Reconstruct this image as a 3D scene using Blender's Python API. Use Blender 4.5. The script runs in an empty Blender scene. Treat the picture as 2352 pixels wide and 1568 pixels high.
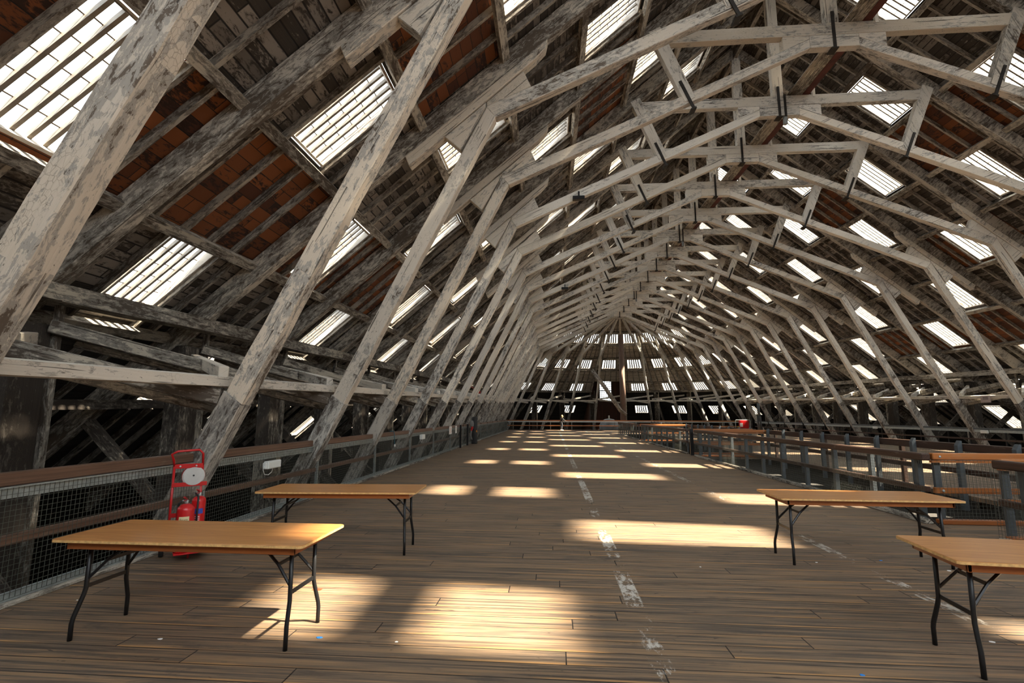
import bpy, bmesh, math, random
from mathutils import Vector, Matrix
random.seed(7)
D = bpy.data
SC = bpy.context.scene
COL = SC.collection
# ---------------------------------------------------------------- survey of the hall
Y0, BAY, XC = -0.2634, 3.4457, 8.1275
G, DL = 0.02346, -0.00265            # the roof structure climbs a little towards the far end
XF = -4.85
NK = 17                              # the last full frame stands at the round end
RS, RC = 0.85, 4.19 + 0.85 * 7.21    # underside of the roof boarding: z = RC + RS * x
def fy(k): return Y0 + k * BAY
YC = fy(NK)
def W(x, y, z): return (x + DL * (y - Y0), y, z + G * (y - Y0))
def roofz(x): return RC + RS * x
XB = [-6.55 + 1.83 * i for i in range(-8, 9)]   # row boundaries on the left slope (index 8 is -6.55)
ORD = ['first', 'second', 'third', 'fourth', 'fifth', 'sixth', 'seventh', 'eighth', 'ninth', 'tenth', 'eleventh',
       'twelfth', 'thirteenth', 'fourteenth', 'fifteenth', 'sixteenth', 'seventeenth', 'eighteenth', 'nineteenth']
# ---------------------------------------------------------------- materials
def nmat(name):
    m = D.materials.new(name); m.use_nodes = True
    nt = m.node_tree; nt.nodes.clear()
    out = nt.nodes.new('ShaderNodeOutputMaterial')
    b = nt.nodes.new('ShaderNodeBsdfPrincipled')
    nt.links.new(b.outputs[0], out.inputs[0])
    return m, nt, b
class NT:
    def __init__(s, nt): s.nt = nt
    def n(s, t, **kw):
        x = s.nt.nodes.new(t)
        for k, v in kw.items(): setattr(x, k, v)
        return x
    def lk(s, a, b): s.nt.links.new(a, b)
    def val(s, sock, v):
        if hasattr(v, 'is_linked') or isinstance(v, bpy.types.NodeSocket): s.lk(v, sock)
        else: sock.default_value = v
    def math(s, op, a, b=0.0, c=0.0, clamp=False):
        x = s.n('ShaderNodeMath', operation=op, use_clamp=clamp)
        s.val(x.inputs[0], a); s.val(x.inputs[1], b); s.val(x.inputs[2], c)
        return x.outputs[0]
    def mix(s, f, a, b, blend='MIX'):
        x = s.n('ShaderNodeMix', data_type='RGBA', blend_type=blend)
        s.val(x.inputs[0], f)
        s.val(x.inputs[6], a if not isinstance(a, tuple) else (*a, 1)); s.val(x.inputs[7], b if not isinstance(b, tuple) else (*b, 1))
        return x.outputs[2]
    def ramp(s, f, lo, hi):
        x = s.n('ShaderNodeMapRange', interpolation_type='SMOOTHSTEP')
        s.val(x.inputs[0], f); x.inputs[1].default_value = lo; x.inputs[2].default_value = hi
        return x.outputs[0]
    def noise(s, vec, scale=1.0, detail=4, rough=.6, dist=0.0):
        x = s.n('ShaderNodeTexNoise'); s.lk(vec, x.inputs['Vector'])
        x.inputs['Scale'].default_value = scale; x.inputs['Detail'].default_value = detail
        x.inputs['Roughness'].default_value = rough; x.inputs['Distortion'].default_value = dist
        return x.outputs['Fac']
    def comb(s, x, y, z=0.0):
        c = s.n('ShaderNodeCombineXYZ'); s.val(c.inputs[0], x); s.val(c.inputs[1], y); s.val(c.inputs[2], z)
        return c.outputs[0]
    def white(s, vec):
        x = s.n('ShaderNodeTexWhiteNoise', noise_dimensions='3D'); s.lk(vec, x.inputs['Vector']); return x.outputs['Value']
    def bump(s, h, strength=.3, dist=.01):
        x = s.n('ShaderNodeBump'); x.inputs['Strength'].default_value = strength; x.inputs['Distance'].default_value = dist
        s.lk(h, x.inputs['Height']); return x.outputs[0]

def timber(name, paint, grey, bare, cover, soft=.05, rough=.85, bump=.5):
    """old timber with flaking whitewash; grain runs along U"""
    m, nt, b = nmat(name); T = NT(nt)
    uv = T.n('ShaderNodeUVMap').outputs[0]
    oi = T.n('ShaderNodeObjectInfo')
    sep = T.n('ShaderNodeSeparateXYZ'); T.lk(uv, sep.inputs[0])
    rnd = T.math('MULTIPLY', oi.outputs['Random'], 57.0)
    u = T.math('ADD', sep.outputs[0], rnd); v = sep.outputs[1]
    grain = T.noise(T.comb(T.math('MULTIPLY', u, 1.2), T.math('MULTIPLY', v, 42.0), rnd), 1.0, 5, .65)
    flake = T.noise(T.comb(T.math('MULTIPLY', u, 4.6), T.math('MULTIPLY', v, 12.5), rnd), 1.0, 11, .74, .5)
    big = T.noise(T.comb(T.math('MULTIPLY', u, .8), T.math('MULTIPLY', v, 1.6), rnd), 1.0, 3, .5)
    spot = T.noise(T.comb(T.math('MULTIPLY', u, 13.0), T.math('MULTIPLY', v, 26.0), rnd), 1.0, 3, .6)
    f = T.math('ADD', flake, T.math('MULTIPLY', T.math('SUBTRACT', big, .5), .55))
    f = T.math('ADD', f, T.math('MULTIPLY', T.math('SUBTRACT', grain, .5), .18))
    f = T.math('ADD', f, T.math('MULTIPLY', T.math('SUBTRACT', oi.outputs['Random'], .5), .10))
    th = 1.0 - cover
    m1 = T.ramp(f, th - .10 - soft, th - .10 + soft)      # grey undercoat
    m2 = T.ramp(f, th - soft, th + soft)                  # top whitewash
    bcol = T.mix(grain, tuple(c * .55 for c in bare), tuple(min(1, c * 1.7) for c in bare))
    gcol = T.mix(grain, tuple(c * .82 for c in grey), tuple(min(1, c * 1.15) for c in grey))
    pcol = T.mix(T.math('MULTIPLY', T.ramp(grain, .35, .7), .6), tuple(c * .82 for c in paint), paint)
    pcol = T.mix(T.math('MULTIPLY', T.ramp(big, .4, .8), .35), pcol, (paint[0] * 1.06, paint[1] * .96, paint[2] * .8))
    r2 = T.math('FRACT', T.math('MULTIPLY', oi.outputs['Random'], 7.31))
    pcol = T.mix(T.math('MULTIPLY', r2, .55), pcol, (paint[0] * .90, paint[1] * .95, paint[2] * 1.02))
    pcol = T.mix(T.math('MULTIPLY', T.math('FRACT', T.math('MULTIPLY', oi.outputs['Random'], 3.77)), .5), pcol, (paint[0] * .97, paint[1] * .90, paint[2] * .79))
    c = T.mix(m1, bcol, gcol); c = T.mix(m2, c, pcol)
    vo = T.n('ShaderNodeTexVoronoi', feature='DISTANCE_TO_EDGE'); T.lk(T.comb(T.math('MULTIPLY', u, 15.0), T.math('MULTIPLY', v, 24.0), rnd), vo.inputs['Vector']); vo.inputs['Scale'].default_value = 1.0
    craq = T.math('MULTIPLY', T.math('SUBTRACT', 1.0, T.ramp(vo.outputs['Distance'], .015, .05)), T.ramp(T.noise(T.comb(T.math('MULTIPLY', u, .9), T.math('MULTIPLY', v, 2.5), 9.0), 1.0, 3, .5), .50, .60))
    c = T.mix(T.math('MULTIPLY', craq, .42), c, (.09, .07, .05))
    crack = T.ramp(T.noise(T.comb(T.math('MULTIPLY', u, .55), T.math('MULTIPLY', v, 24.0), rnd), 1.0, 3, .5), .33, .36)
    c = T.mix(T.math('MULTIPLY', T.math('SUBTRACT', 1.0, crack), .8), c, (.03, .024, .018))
    c = T.mix(T.math('MULTIPLY', T.ramp(spot, .68, .72), .75), c, (.035, .028, .02))
    hv = T.n('ShaderNodeHueSaturation')
    hv.inputs['Saturation'].default_value = 1.0
    T.lk(T.math('ADD', .84, T.math('MULTIPLY', r2, .22)), hv.inputs['Value'])
    T.lk(c, hv.inputs['Color']); T.lk(hv.outputs[0], b.inputs['Base Color'])
    b.inputs['Roughness'].default_value = rough
    h = T.math('ADD', T.math('MULTIPLY', m2, .6), T.math('MULTIPLY', grain, .5))
    h = T.math('ADD', h, T.math('MULTIPLY', crack, .7))
    T.lk(T.bump(h, bump, .012), b.inputs['Normal'])
    return m

def plain(name, col, rough=.5, metal=0.0, var=.0, spec=None, scale=6):
    m, nt, b = nmat(name); T = NT(nt)
    b.inputs['Roughness'].default_value = rough; b.inputs['Metallic'].default_value = metal
    if var:
        tc = T.n('ShaderNodeTexCoord').outputs['Object']
        nz = T.noise(tc, scale, 5, .6)
        T.lk(T.mix(T.ramp(nz, .3, .7), tuple(c * (1 - var) for c in col), tuple(min(1, c * (1 + var)) for c in col)), b.inputs['Base Color'])
    else: b.inputs['Base Color'].default_value = (*col, 1)
    return m

def boards(name, c_hi, c_lo, c_bare, cover, width, length, gap=.02, rough=.85):
    """planks running along U, seen from below; every plank its own tone"""
    m, nt, b = nmat(name); T = NT(nt)
    uv = T.n('ShaderNodeUVMap').outputs[0]
    sep = T.n('ShaderNodeSeparateXYZ'); T.lk(uv, sep.inputs[0])
    u, v = sep.outputs[0], sep.outputs[1]
    vr = T.math('DIVIDE', v, width); row = T.math('FLOOR', vr); fr = T.math('FRACT', vr)
    sh = T.math('MULTIPLY', T.white(T.comb(row, 3.3, 1.0)), length)
    ur = T.math('DIVIDE', T.math('ADD', u, sh), length); cell = T.math('FLOOR', ur); fu = T.math('FRACT', ur)
    tone = T.white(T.comb(row, cell, 7.0)); tone2 = T.white(T.comb(row, cell, 31.0))
    uo = T.math('ADD', u, T.math('MULTIPLY', tone, 40.0))
    grain = T.noise(T.comb(T.math('MULTIPLY', uo, 1.6), T.math('MULTIPLY', v, 46.0), tone), 1.0, 5, .65)
    flake = T.noise(T.comb(T.math('MULTIPLY', uo, 5.0), T.math('MULTIPLY', v, 12.0), tone), 1.0, 8, .72, .3)
    f = T.math('ADD', flake, T.math('MULTIPLY', T.math('SUBTRACT', tone, .5), .30))
    mk = T.ramp(f, 1 - cover - .06, 1 - cover + .06)
    hi = T.mix(tone2, c_hi, c_lo)
    bare = T.mix(grain, tuple(c * .5 for c in c_bare), tuple(min(1, c * 1.7) for c in c_bare))
    c = T.mix(mk, bare, hi)
    e = T.math('MULTIPLY', T.math('MINIMUM', fr, T.math('SUBTRACT', 1.0, fr)), width)
    e2 = T.math('MULTIPLY', T.math('MINIMUM', fu, T.math('SUBTRACT', 1.0, fu)), length)
    ed = T.ramp(T.math('MINIMUM', e, e2), gap * .3, gap)
    c = T.mix(ed, (.008, .006, .005), c)
    T.lk(c, b.inputs['Base Color']); b.inputs['Roughness'].default_value = rough
    h = T.math('ADD', T.math('MULTIPLY', ed, 1.5), T.math('ADD', T.math('MULTIPLY', mk, .4), T.math('MULTIPLY', tone2, .5)))
    T.lk(T.bump(h, .5, .012), b.inputs['Normal'])
    return m

M = {}
M['truss'] = timber('whitewashed_timber', (.83, .785, .705), (.43, .41, .375), (.115, .094, .073), .575, .014)
M['foot'] = timber('grey_strut_foot', (.56, .53, .48), (.27, .255, .23), (.08, .066, .055), .48, .02)
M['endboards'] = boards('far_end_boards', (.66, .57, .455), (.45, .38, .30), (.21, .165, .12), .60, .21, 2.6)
M['oldtruss'] = timber('weathered_whitewash', (.64, .575, .485), (.36, .335, .295), (.10, .078, .058), .55, .014)
M['rafter'] = timber('flaking_rafter', (.54, .49, .42), (.24, .22, .19), (.075, .058, .042), .47, .03)
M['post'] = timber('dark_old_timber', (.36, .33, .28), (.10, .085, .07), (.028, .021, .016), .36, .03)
M['plate'] = timber('worn_plate_timber', (.50, .455, .385), (.22, .20, .17), (.065, .05, .037), .46, .03)
M['joist'] = timber('joist_timber', (.38, .345, .295), (.19, .17, .145), (.06, .046, .034), .45, .03)
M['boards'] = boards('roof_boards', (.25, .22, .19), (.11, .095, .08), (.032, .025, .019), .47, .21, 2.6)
M['aisleboards'] = boards('shaded_low_boards', (.035, .030, .026), (.02, .017, .015), (.010, .008, .007), .45, .21, 2.6)  # near-black colour stands in for the shade in the low aisles
M['newboards'] = boards('red_brown_boards', (.22, .066, .015), (.06, .017, .006), (.022, .008, .004), .60, .27, 1.15, .010)
M['newjoist'] = M['joist']
M['iron'] = plain('iron_strap', (.035, .03, .026), .6, .6, .3)
M['steel'] = plain('galvanised_steel', (.40, .45, .45), .42, .6, .18, scale=14)
M['greypost'] = plain('grey_painted_steel', (.095, .11, .12), .45, .35, .12)
M['wire'] = plain('weld_mesh_wire', (.11, .12, .105), .5, .6)
M['black'] = plain('black_steel', (.012, .012, .013), .35, .3)
M['rubber'] = plain('black_rubber', (.015, .015, .016), .6)
M['red'] = plain('red_paint', (.50, .010, .012), .28, 0, .06)
M['white'] = plain('white_plastic', (.72, .73, .70), .4)
M['cream'] = plain('cream_label', (.72, .62, .36), .5)
M['blue'] = plain('blue_label', (.03, .06, .35), .5)
M['darkred'] = plain('dark_red_board', (.085, .016, .010), .7, 0, .35, scale=3)
M['drum'] = plain('dull_white_disc', (.50, .50, .48), .45, 0, .08)
M['hub'] = plain('orange_wheel_hub', (.55, .17, .09), .5)
M['ground'] = plain('dark_ground', (.03, .027, .024), .95, 0, .3, scale=.5)
M['paper'] = plain('white_scrap', (.8, .8, .78), .7)
M['bluescrap'] = plain('blue_scrap', (.02, .22, .65), .6)
M['sticker'] = plain('red_tape', (.75, .04, .015), .6)

def handrail_mat(name, c1, c2, rough=.45):
    m, nt, b = nmat(name); T = NT(nt)
    uv = T.n('ShaderNodeUVMap').outputs[0]; oi = T.n('ShaderNodeObjectInfo')
    sep = T.n('ShaderNodeSeparateXYZ'); T.lk(uv, sep.inputs[0])
    u = T.math('ADD', sep.outputs[0], T.math('MULTIPLY', oi.outputs['Random'], 31.0))
    g = T.noise(T.comb(T.math('MULTIPLY', u, .9), T.math('MULTIPLY', sep.outputs[1], 40.0), 0.0), 1.0, 5, .6)
    w = T.noise(T.comb(T.math('MULTIPLY', u, 2.5), T.math('MULTIPLY', sep.outputs[1], 6.0), 0.0), 1.0, 6, .65)
    c = T.mix(T.ramp(g, .3, .7), c1, c2)
    c = T.mix(T.math('MULTIPLY', T.ramp(w, .58, .74), .45), c, (.28, .24, .20))
    T.lk(c, b.inputs['Base Color']); b.inputs['Roughness'].default_value = rough
    T.lk(T.bump(g, .2, .004), b.inputs['Normal'])
    return m
M['rail'] = handrail_mat('brown_handrail', (.085, .045, .028), (.165, .088, .055))
M['darkrail'] = handrail_mat('dark_brown_rail', (.030, .014, .009), (.065, .029, .017))
M['orangerail'] = handrail_mat('orange_varnished_rail', (.32, .105, .026), (.46, .17, .046), .35)

def floor_mat():
    m, nt, b = nmat('deck_boards'); T = NT(nt)
    tc = T.n('ShaderNodeTexCoord').outputs['Object']
    sep = T.n('ShaderNodeSeparateXYZ'); T.lk(tc, sep.inputs[0])
    x, y = sep.outputs[0], sep.outputs[1]
    wd, ln = .196, 3.3
    vr = T.math('DIVIDE', y, wd); row = T.math('FLOOR', vr); fr = T.math('FRACT', vr)
    sh = T.math('MULTIPLY', T.white(T.comb(row, 1.7, 5.0)), ln)
    ur = T.math('DIVIDE', T.math('ADD', x, sh), ln); cell = T.math('FLOOR', ur); fu = T.math('FRACT', ur)
    tone = T.white(T.comb(row, cell, 2.0)); tone2 = T.white(T.comb(row, cell, 19.0))
    xo = T.math('ADD', x, T.math('MULTIPLY', tone, 50.0))
    g1 = T.noise(T.comb(T.math('MULTIPLY', xo, .75), T.math('MULTIPLY', y, 34.0), tone), 1.0, 6, .68)
    g2 = T.noise(T.comb(T.math('MULTIPLY', xo, 3.0), T.math('MULTIPLY', y, 90.0), tone), 1.0, 4, .6)
    wear = T.noise(T.comb(T.math('MULTIPLY', xo, 1.1), T.math('MULTIPLY', y, 5.0), tone), 1.0, 7, .7, .6)
    knot = T.noise(T.comb(T.math('MULTIPLY', xo, 4.5), T.math('MULTIPLY', y, 16.0), tone), 1.0, 3, .55, 1.0)
    c = T.mix(tone2, (.150, .106, .072), (.108, .082, .061))
    c = T.mix(T.math('MULTIPLY', T.ramp(g1, .44, .64), .85), c, (.30, .185, .095))
    c = T.mix(T.math('MULTIPLY', T.ramp(g1, .52, .30), .0), c, (.06, .04, .025))
    c = T.mix(T.math('MULTIPLY', T.math('SUBTRACT', 1.0, T.ramp(g1, .33, .50)), .82), c, (.036, .026, .019))
    c = T.mix(T.math('MULTIPLY', T.ramp(wear, .53, .66), .65), c, (.060, .048, .040))
    c = T.mix(T.math('MULTIPLY', T.ramp(g2, .55, .75), .28), c, (.22, .165, .115))
    c = T.mix(T.math('MULTIPLY', T.ramp(knot, .69, .74), .85), c, (.030, .020, .014))
    # pale orange worn arris beside every joint, then the dark joint itself
    e = T.math('MULTIPLY', T.math('MINIMUM', fr, T.math('SUBTRACT', 1.0, fr)), wd)
    e2 = T.math('MULTIPLY', T.math('MINIMUM', fu, T.math('SUBTRACT', 1.0, fu)), ln)
    arr = T.math('MULTIPLY', T.math('SUBTRACT', 1.0, T.ramp(T.math('MULTIPLY', fr, wd), .014, .034)), T.ramp(T.noise(T.comb(T.math('MULTIPLY', xo, .7), row, 0.0), 1.0, 2, .5), .45, .6))
    c = T.mix(T.math('MULTIPLY', arr, .85), c, (.46, .25, .095))
    ed = T.ramp(T.math('MINIMUM', e, e2), .0024, .0068)
    c = T.mix(ed, (.012, .009, .007), c)
    # two worn white painted lines along the deck
    for X, half, th in ((.73, .085, .50), (3.505, .075, .53)):
        d = T.math('ABSOLUTE', T.math('SUBTRACT', x, X))
        inl = T.math('SUBTRACT', 1.0, T.ramp(d, half * .8, half))
        wn = T.noise(T.comb(T.math('MULTIPLY', x, 12.0), T.math('MULTIPLY', y, 5.0), 4.0), 1.0, 7, .75)
        wn = T.math('ADD', wn, T.math('MULTIPLY', T.math('SUBTRACT', T.noise(T.comb(0.0, T.math('MULTIPLY', y, .9), X), 1.0, 2, .5), .5), .7))
        c = T.mix(T.math('MULTIPLY', T.math('MULTIPLY', inl, T.ramp(wn, th, th + .12)), .75), c, (.62, .60, .55))
    T.lk(c, b.inputs['Base Color'])
    T.lk(T.math('ADD', .42, T.math('MULTIPLY', wear, .35)), b.inputs['Roughness'])
    h = T.math('ADD', T.math('MULTIPLY', ed, 1.2), T.math('ADD', T.math('MULTIPLY', g1, .5), T.math('MULTIPLY', tone, .35)))
    T.lk(T.bump(h, .45, .006), b.inputs['Normal'])
    return m
M['floor'] = floor_mat()

def ply_mat():
    m, nt, b = nmat('varnished_ply'); T = NT(nt)
    tc = T.n('ShaderNodeTexCoord').outputs['Object']; oi = T.n('ShaderNodeObjectInfo')
    sep = T.n('ShaderNodeSeparateXYZ'); T.lk(tc, sep.inputs[0])
    r = T.math('MULTIPLY', oi.outputs['Random'], 23.0)
    x = T.math('ADD', sep.outputs[0], r)
    wob = T.noise(T.comb(T.math('MULTIPLY', x, 1.2), T.math('MULTIPLY', sep.outputs[1], 2.0), r), 1.0, 3, .5)
    g = T.noise(T.comb(T.math('MULTIPLY', x, 1.3), T.math('ADD', T.math('MULTIPLY', sep.outputs[1], 30.0), T.math('MULTIPLY', wob, 7.0)), r), 1.0, 5, .62)
    k = T.noise(T.comb(T.math('MULTIPLY', x, 9.0), T.math('MULTIPLY', sep.outputs[1], 16.0), r), 1.0, 2, .5)
    c = T.mix(T.ramp(g, .32, .68), (.34, .125, .028), (.52, .235, .066))
    c = T.mix(T.math('MULTIPLY', wob, .35), c, (.47, .23, .075))
    c = T.mix(T.math('MULTIPLY', T.ramp(k, .73, .76), .8), c, (.12, .05, .02))
    T.lk(c, b.inputs['Base Color']); b.inputs['Roughness'].default_value = .33
    return m
M['ply'] = ply_mat()
M['plyedge'] = plain('ply_edge', (.62, .38, .15), .45, 0, .2, scale=30)
M['apron'] = handrail_mat('table_apron', (.27, .080, .020), (.38, .125, .032), .35)

def glass_mat():
    m = D.materials.new('window_glass'); m.use_nodes = True
    nt = m.node_tree; nt.nodes.clear(); T = NT(nt)
    out = T.n('ShaderNodeOutputMaterial')
    tr = T.n('ShaderNodeBsdfTransparent'); tr.inputs[0].default_value = (.97, .985, .98, 1)
    tl = T.n('ShaderNodeBsdfTranslucent'); tl.inputs[0].default_value = (.9, .95, .97, 1)
    gl = T.n('ShaderNodeBsdfGlossy'); gl.inputs['Roughness'].default_value = .08
    m1 = T.n('ShaderNodeMixShader'); m1.inputs[0].default_value = .12
    T.lk(tr.outputs[0], m1.inputs[1]); T.lk(tl.outputs[0], m1.inputs[2])
    m2 = T.n('ShaderNodeMixShader'); m2.inputs[0].default_value = .04
    T.lk(m1.outputs[0], m2.inputs[1]); T.lk(gl.outputs[0], m2.inputs[2])
    T.lk(m2.outputs[0], out.inputs[0])
    return m
M['glass'] = glass_mat()
M['frame'] = timber('window_frame_timber', (.50, .46, .41), (.36, .32, .28), (.20, .12, .08), .55)
M['bar'] = plain('glazing_bar', (.22, .19, .155), .6, 0, .2)

# ---------------------------------------------------------------- mesh helpers
class MB:
    def __init__(s): s.v = []; s.f = []; s.uv = []; s.off = random.uniform(0, 50)
    def face(s, pts, grain=(1, 0, 0)):
        i = len(s.v); P = [Vector(p) for p in pts]; s.v += P; s.f.append(list(range(i, i + len(P))))
        n = Vector((0, 0, 0))
        for a in range(len(P)): n += P[a].cross(P[(a + 1) % len(P)])
        g = Vector(grain)
        if n.length < 1e-12: n = Vector((0, 0, 1))
        n.normalize(); g = g - n * g.dot(n)
        if g.length < 1e-4: g = n.orthogonal()
        g.normalize(); w = n.cross(g)
        s.uv.append([(p.dot(g) + s.off, p.dot(w) + s.off * .37) for p in P])
    def hexa(s, a, b, grain):   # two quads a, b (matching corners)
        s.face(a[::-1], grain); s.face(b, grain)
        for i in range(len(a)):
            j = (i + 1) % len(a); s.face([a[i], a[j], b[j], b[i]], grain)
    def box(s, x0, x1, y0, y1, z0, z1, grain=(1, 0, 0), T=None):
        a = [(x0, y0, z0), (x1, y0, z0), (x1, y1, z0), (x0, y1, z0)]; b = [(p[0], p[1], z1) for p in a]
        if T: a = [T(*p) for p in a]; b = [T(*p) for p in b]
        s.hexa(a, b, grain); return s
    def prism(s, poly, y0, y1, grain=None, T=None):   # polygon in XZ drawn out along Y
        A = 0
        for i in range(len(poly)):
            p, q = poly[i], poly[(i + 1) % len(poly)]; A += p[0] * q[1] - q[0] * p[1]
        if A < 0: poly = poly[::-1]
        # CCW in XZ as seen from -Y
        a = [(p[0], y0, p[1]) for p in poly]; b = [(p[0], y1, p[1]) for p in poly]
        if grain is None:
            L = max(((Vector((poly[(i + 1) % len(poly)][0] - p[0], 0, poly[(i + 1) % len(poly)][1] - p[1]))) for i, p in enumerate(poly)), key=lambda d: d.length)
            grain = L
        if T: a = [T(*p) for p in a]; b = [T(*p) for p in b]
        s.face(a, grain); s.face(b[::-1], grain)
        for i in range(len(a)):
            j = (i + 1) % len(a); s.face([a[j], a[i], b[i], b[j]], grain)
        return s
    def beam(s, p0, p1, w, d, up=(0, 0, 1), T=None):  # w across, d along up
        p0, p1 = Vector(p0), Vector(p1); g = (p1 - p0).normalized(); u = Vector(up)
        x = g.cross(u)
        if x.length < 1e-4: x = g.cross(Vector((0, 1, 0)))
        x.normalize(); u = x.cross(g).normalized()
        q = [(-w / 2, -d / 2), (w / 2, -d / 2), (w / 2, d / 2), (-w / 2, d / 2)]
        a = [p0 + x * i + u * j for i, j in q]; b = [p1 + x * i + u * j for i, j in q]
        if T: a = [T(*p) for p in a]; b = [T(*p) for p in b]
        s.hexa(a, b, g); return s
    def tube(s, pts, r, n=8, T=None, cap=True, rs=None):
        P = [Vector(p) for p in pts]; rings = []; prev = None
        for i, p in enumerate(P):
            t = (P[min(i + 1, len(P) - 1)] - P[max(i - 1, 0)]).normalized()
            if prev is None: x = t.orthogonal().normalized()
            else: x = (prev - t * prev.dot(t)).normalized()
            prev = x; y = t.cross(x); rr = rs[i] if rs else r
            rings.append([p + x * rr * math.cos(2 * math.pi * a / n) + y * rr * math.sin(2 * math.pi * a / n) for a in range(n)])
        if T: rings = [[Vector(T(*q)) for q in R] for R in rings]
        for a, b in zip(rings, rings[1:]):
            g = (b[0] - a[0])
            for i in range(n): s.face([a[i], a[(i + 1) % n], b[(i + 1) % n], b[i]], g)
        if cap: s.face(rings[0][::-1]); s.face(rings[-1])
        return s
    def lathe(s, prof, c=(0, 0, 0), n=20, axis='z'):  # prof: (r, h)
        rings = []
        for r, h in prof:
            R = []
            for a in range(n):
                co, si = math.cos(2 * math.pi * a / n) * r, math.sin(2 * math.pi * a / n) * r
                q = (co, si, h) if axis == 'z' else ((h, co, si) if axis == 'x' else (si, h, co))
                R.append(Vector(q) + Vector(c))
            rings.append(R)
        for a, b in zip(rings, rings[1:]):
            for i in range(n): s.face([a[i], a[(i + 1) % n], b[(i + 1) % n], b[i]], (0, 0, 1))
        if prof[0][0] > 1e-4: s.face(rings[0][::-1])
        if prof[-1][0] > 1e-4: s.face(rings[-1])
        return s
    def mesh(s, name, mat, bevel=0, smooth=False, weld=True):
        me = D.meshes.new(name); me.from_pydata([tuple(v) for v in s.v], [], s.f)
        uvl = me.uv_layers.new(name='UVMap'); i = 0
        flat = [c for f in s.uv for c in f]
        for l in range(len(me.loops)): uvl.data[l].uv = flat[l]
        if weld or bevel:
            bm = bmesh.new(); bm.from_mesh(me)
            bmesh.ops.remove_doubles(bm, verts=bm.verts, dist=1e-5)
            if bevel:
                ed = [e for e in bm.edges if len(e.link_faces) == 2 and e.calc_face_angle(0) > .5]
                bmesh.ops.bevel(bm, geom=ed, offset=bevel, segments=1, affect='EDGES', clamp_overlap=True)
            bm.to_mesh(me); bm.free()
        if smooth:
            for p in me.polygons: p.use_smooth = True
        me.materials.append(mat if not isinstance(mat, str) else M[mat])
        return me
    def obj(s, name, mat, parent=None, **kw):
        o = D.objects.new(name, s.mesh(name, mat, **kw)); COL.objects.link(o)
        if parent: o.parent = parent
        return o
def tag(o, label=None, cat=None, group=None, kind=None):
    if label: o['label'] = label
    if cat: o['category'] = cat
    if group: o['group'] = group
    if kind: o['kind'] = kind
    return o
def thing(name, label, cat, loc=(0, 0, 0), rz=0.0, group=None):
    o = D.objects.new(name, None); COL.objects.link(o); o.location = loc; o.rotation_euler = (0, 0, rz); o.empty_display_size = .2
    return tag(o, label, cat, group)
def dup(o, parent=None):
    c = o.copy(); COL.objects.link(c)
    if parent: c.parent = parent
    for ch in list(o.children): dup(ch, c)
    return c
def addmesh(name, me, parent):
    o = D.objects.new(name, me); COL.objects.link(o); o.parent = parent; return o
RA = 7                                                   # the row of roof lights just above the wall plate
def is_win(k, j, side):
    return RA - 3 < j < RA + 8 and ((k + j - RA) % 2 == (0 if side < 0 else 1))
F0, F1 = .36, .73
NB = 1 / math.hypot(1, RS)
def rp(x, y, h, side):            # point on the roof slope, h metres outwards along its normal
    X = x - RS * NB * h; Z = roofz(x) + NB * h
    return W(X if side < 0 else 2 * XC - X, y, Z)
# ---------------------------------------------------------------- roof boarding, joists, purlin rails
CAMP = Vector((0, 0, 1.69))
roofmb, newmb, lowmb = MB(), MB(), MB()
BROWN = {(-1, 1, RA + 1), (-1, 2, RA + 1), (-1, 3, RA + 1), (-1, 4, RA + 1), (-1, 2, RA + 3), (-1, 4, RA + 5), (-1, 5, RA + 5),
         (1, 5, RA + 5), (1, 7, RA + 5), (1, 7, RA + 1), (1, 8, RA + 1), (1, 9, RA + 1), (1, 6, RA + 3), (1, 4, RA + 5)}
def roofquad(mb, x0, x1, ya, yb, side):
    q = [rp(x0, ya, 0, side), rp(x0, yb, 0, side), rp(x1, yb, 0, side), rp(x1, ya, 0, side)]
    mb.face(q, (0, 1, 0))
joists, rails = [], []
for side in (-1, 1):
    for k in range(-2, NK):
        for j in range(len(XB) - 1):
            a, b_ = XB[j], XB[j + 1]
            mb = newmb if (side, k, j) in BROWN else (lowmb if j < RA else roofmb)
            y0, y1 = fy(k), fy(k + 1)
            if is_win(k, j, side):
                m0, m1 = y0 + F0 * BAY, y0 + F1 * BAY
                roofquad(mb, a, b_, y0, m0, side); roofquad(mb, a, b_, m1, y1, side)
                roofquad(mb, a, a + .12, m0, m1, side); roofquad(mb, b_ - .1, b_, m0, m1, side)
                fr = (.18, .345, .745, .88)
            else:
                roofquad(mb, a, b_, y0, y1, side); fr = (.2, .4, .6, .8)
            if j >= RA - 2 and k >= 0:
                for f in fr: joists.append((side, k, j, f))
                if j >= RA - 1: rails.append((side, k, j))
def joist_geo(mb, side, k, j, f):
    y = fy(k) + f * BAY; a, b_ = XB[j], XB[j + 1]; w, d = .038, .13
    c = [[rp(x, y + dy, h, side) for dy, h in ((-w, -d), (w, -d), (w, -.004), (-w, -.004))] for x in (a + .03, b_ - .03)]
    mb.hexa(c[0], c[1], Vector(c[1][0]) - Vector(c[0][0]))
def rail_geo(mb, side, k, j):
    x = XB[j + 1]; w = .075; ya, yb = fy(k) + .2, fy(k + 1) + .04
    c = [[rp(x + dx, y, h, side) for dx, h in ((-w, -.23), (w, -.23), (w, -.10), (-w, -.10))] for y in (ya, yb)]
    mb.hexa(c[0], c[1], (0, 1, 0))
def near(t):
    side, k, j = t[:3]; f = t[3] if len(t) > 3 else .5
    p = Vector(rp((XB[j] + XB[j + 1]) / 2, fy(k) + f * BAY, 0, side)); d = p - CAMP
    if d.y < 1.5 or abs(d.x / d.y) > 1.15 or d.z / d.y > 1.05: return 1e6 + d.length
    return d.length
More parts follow.
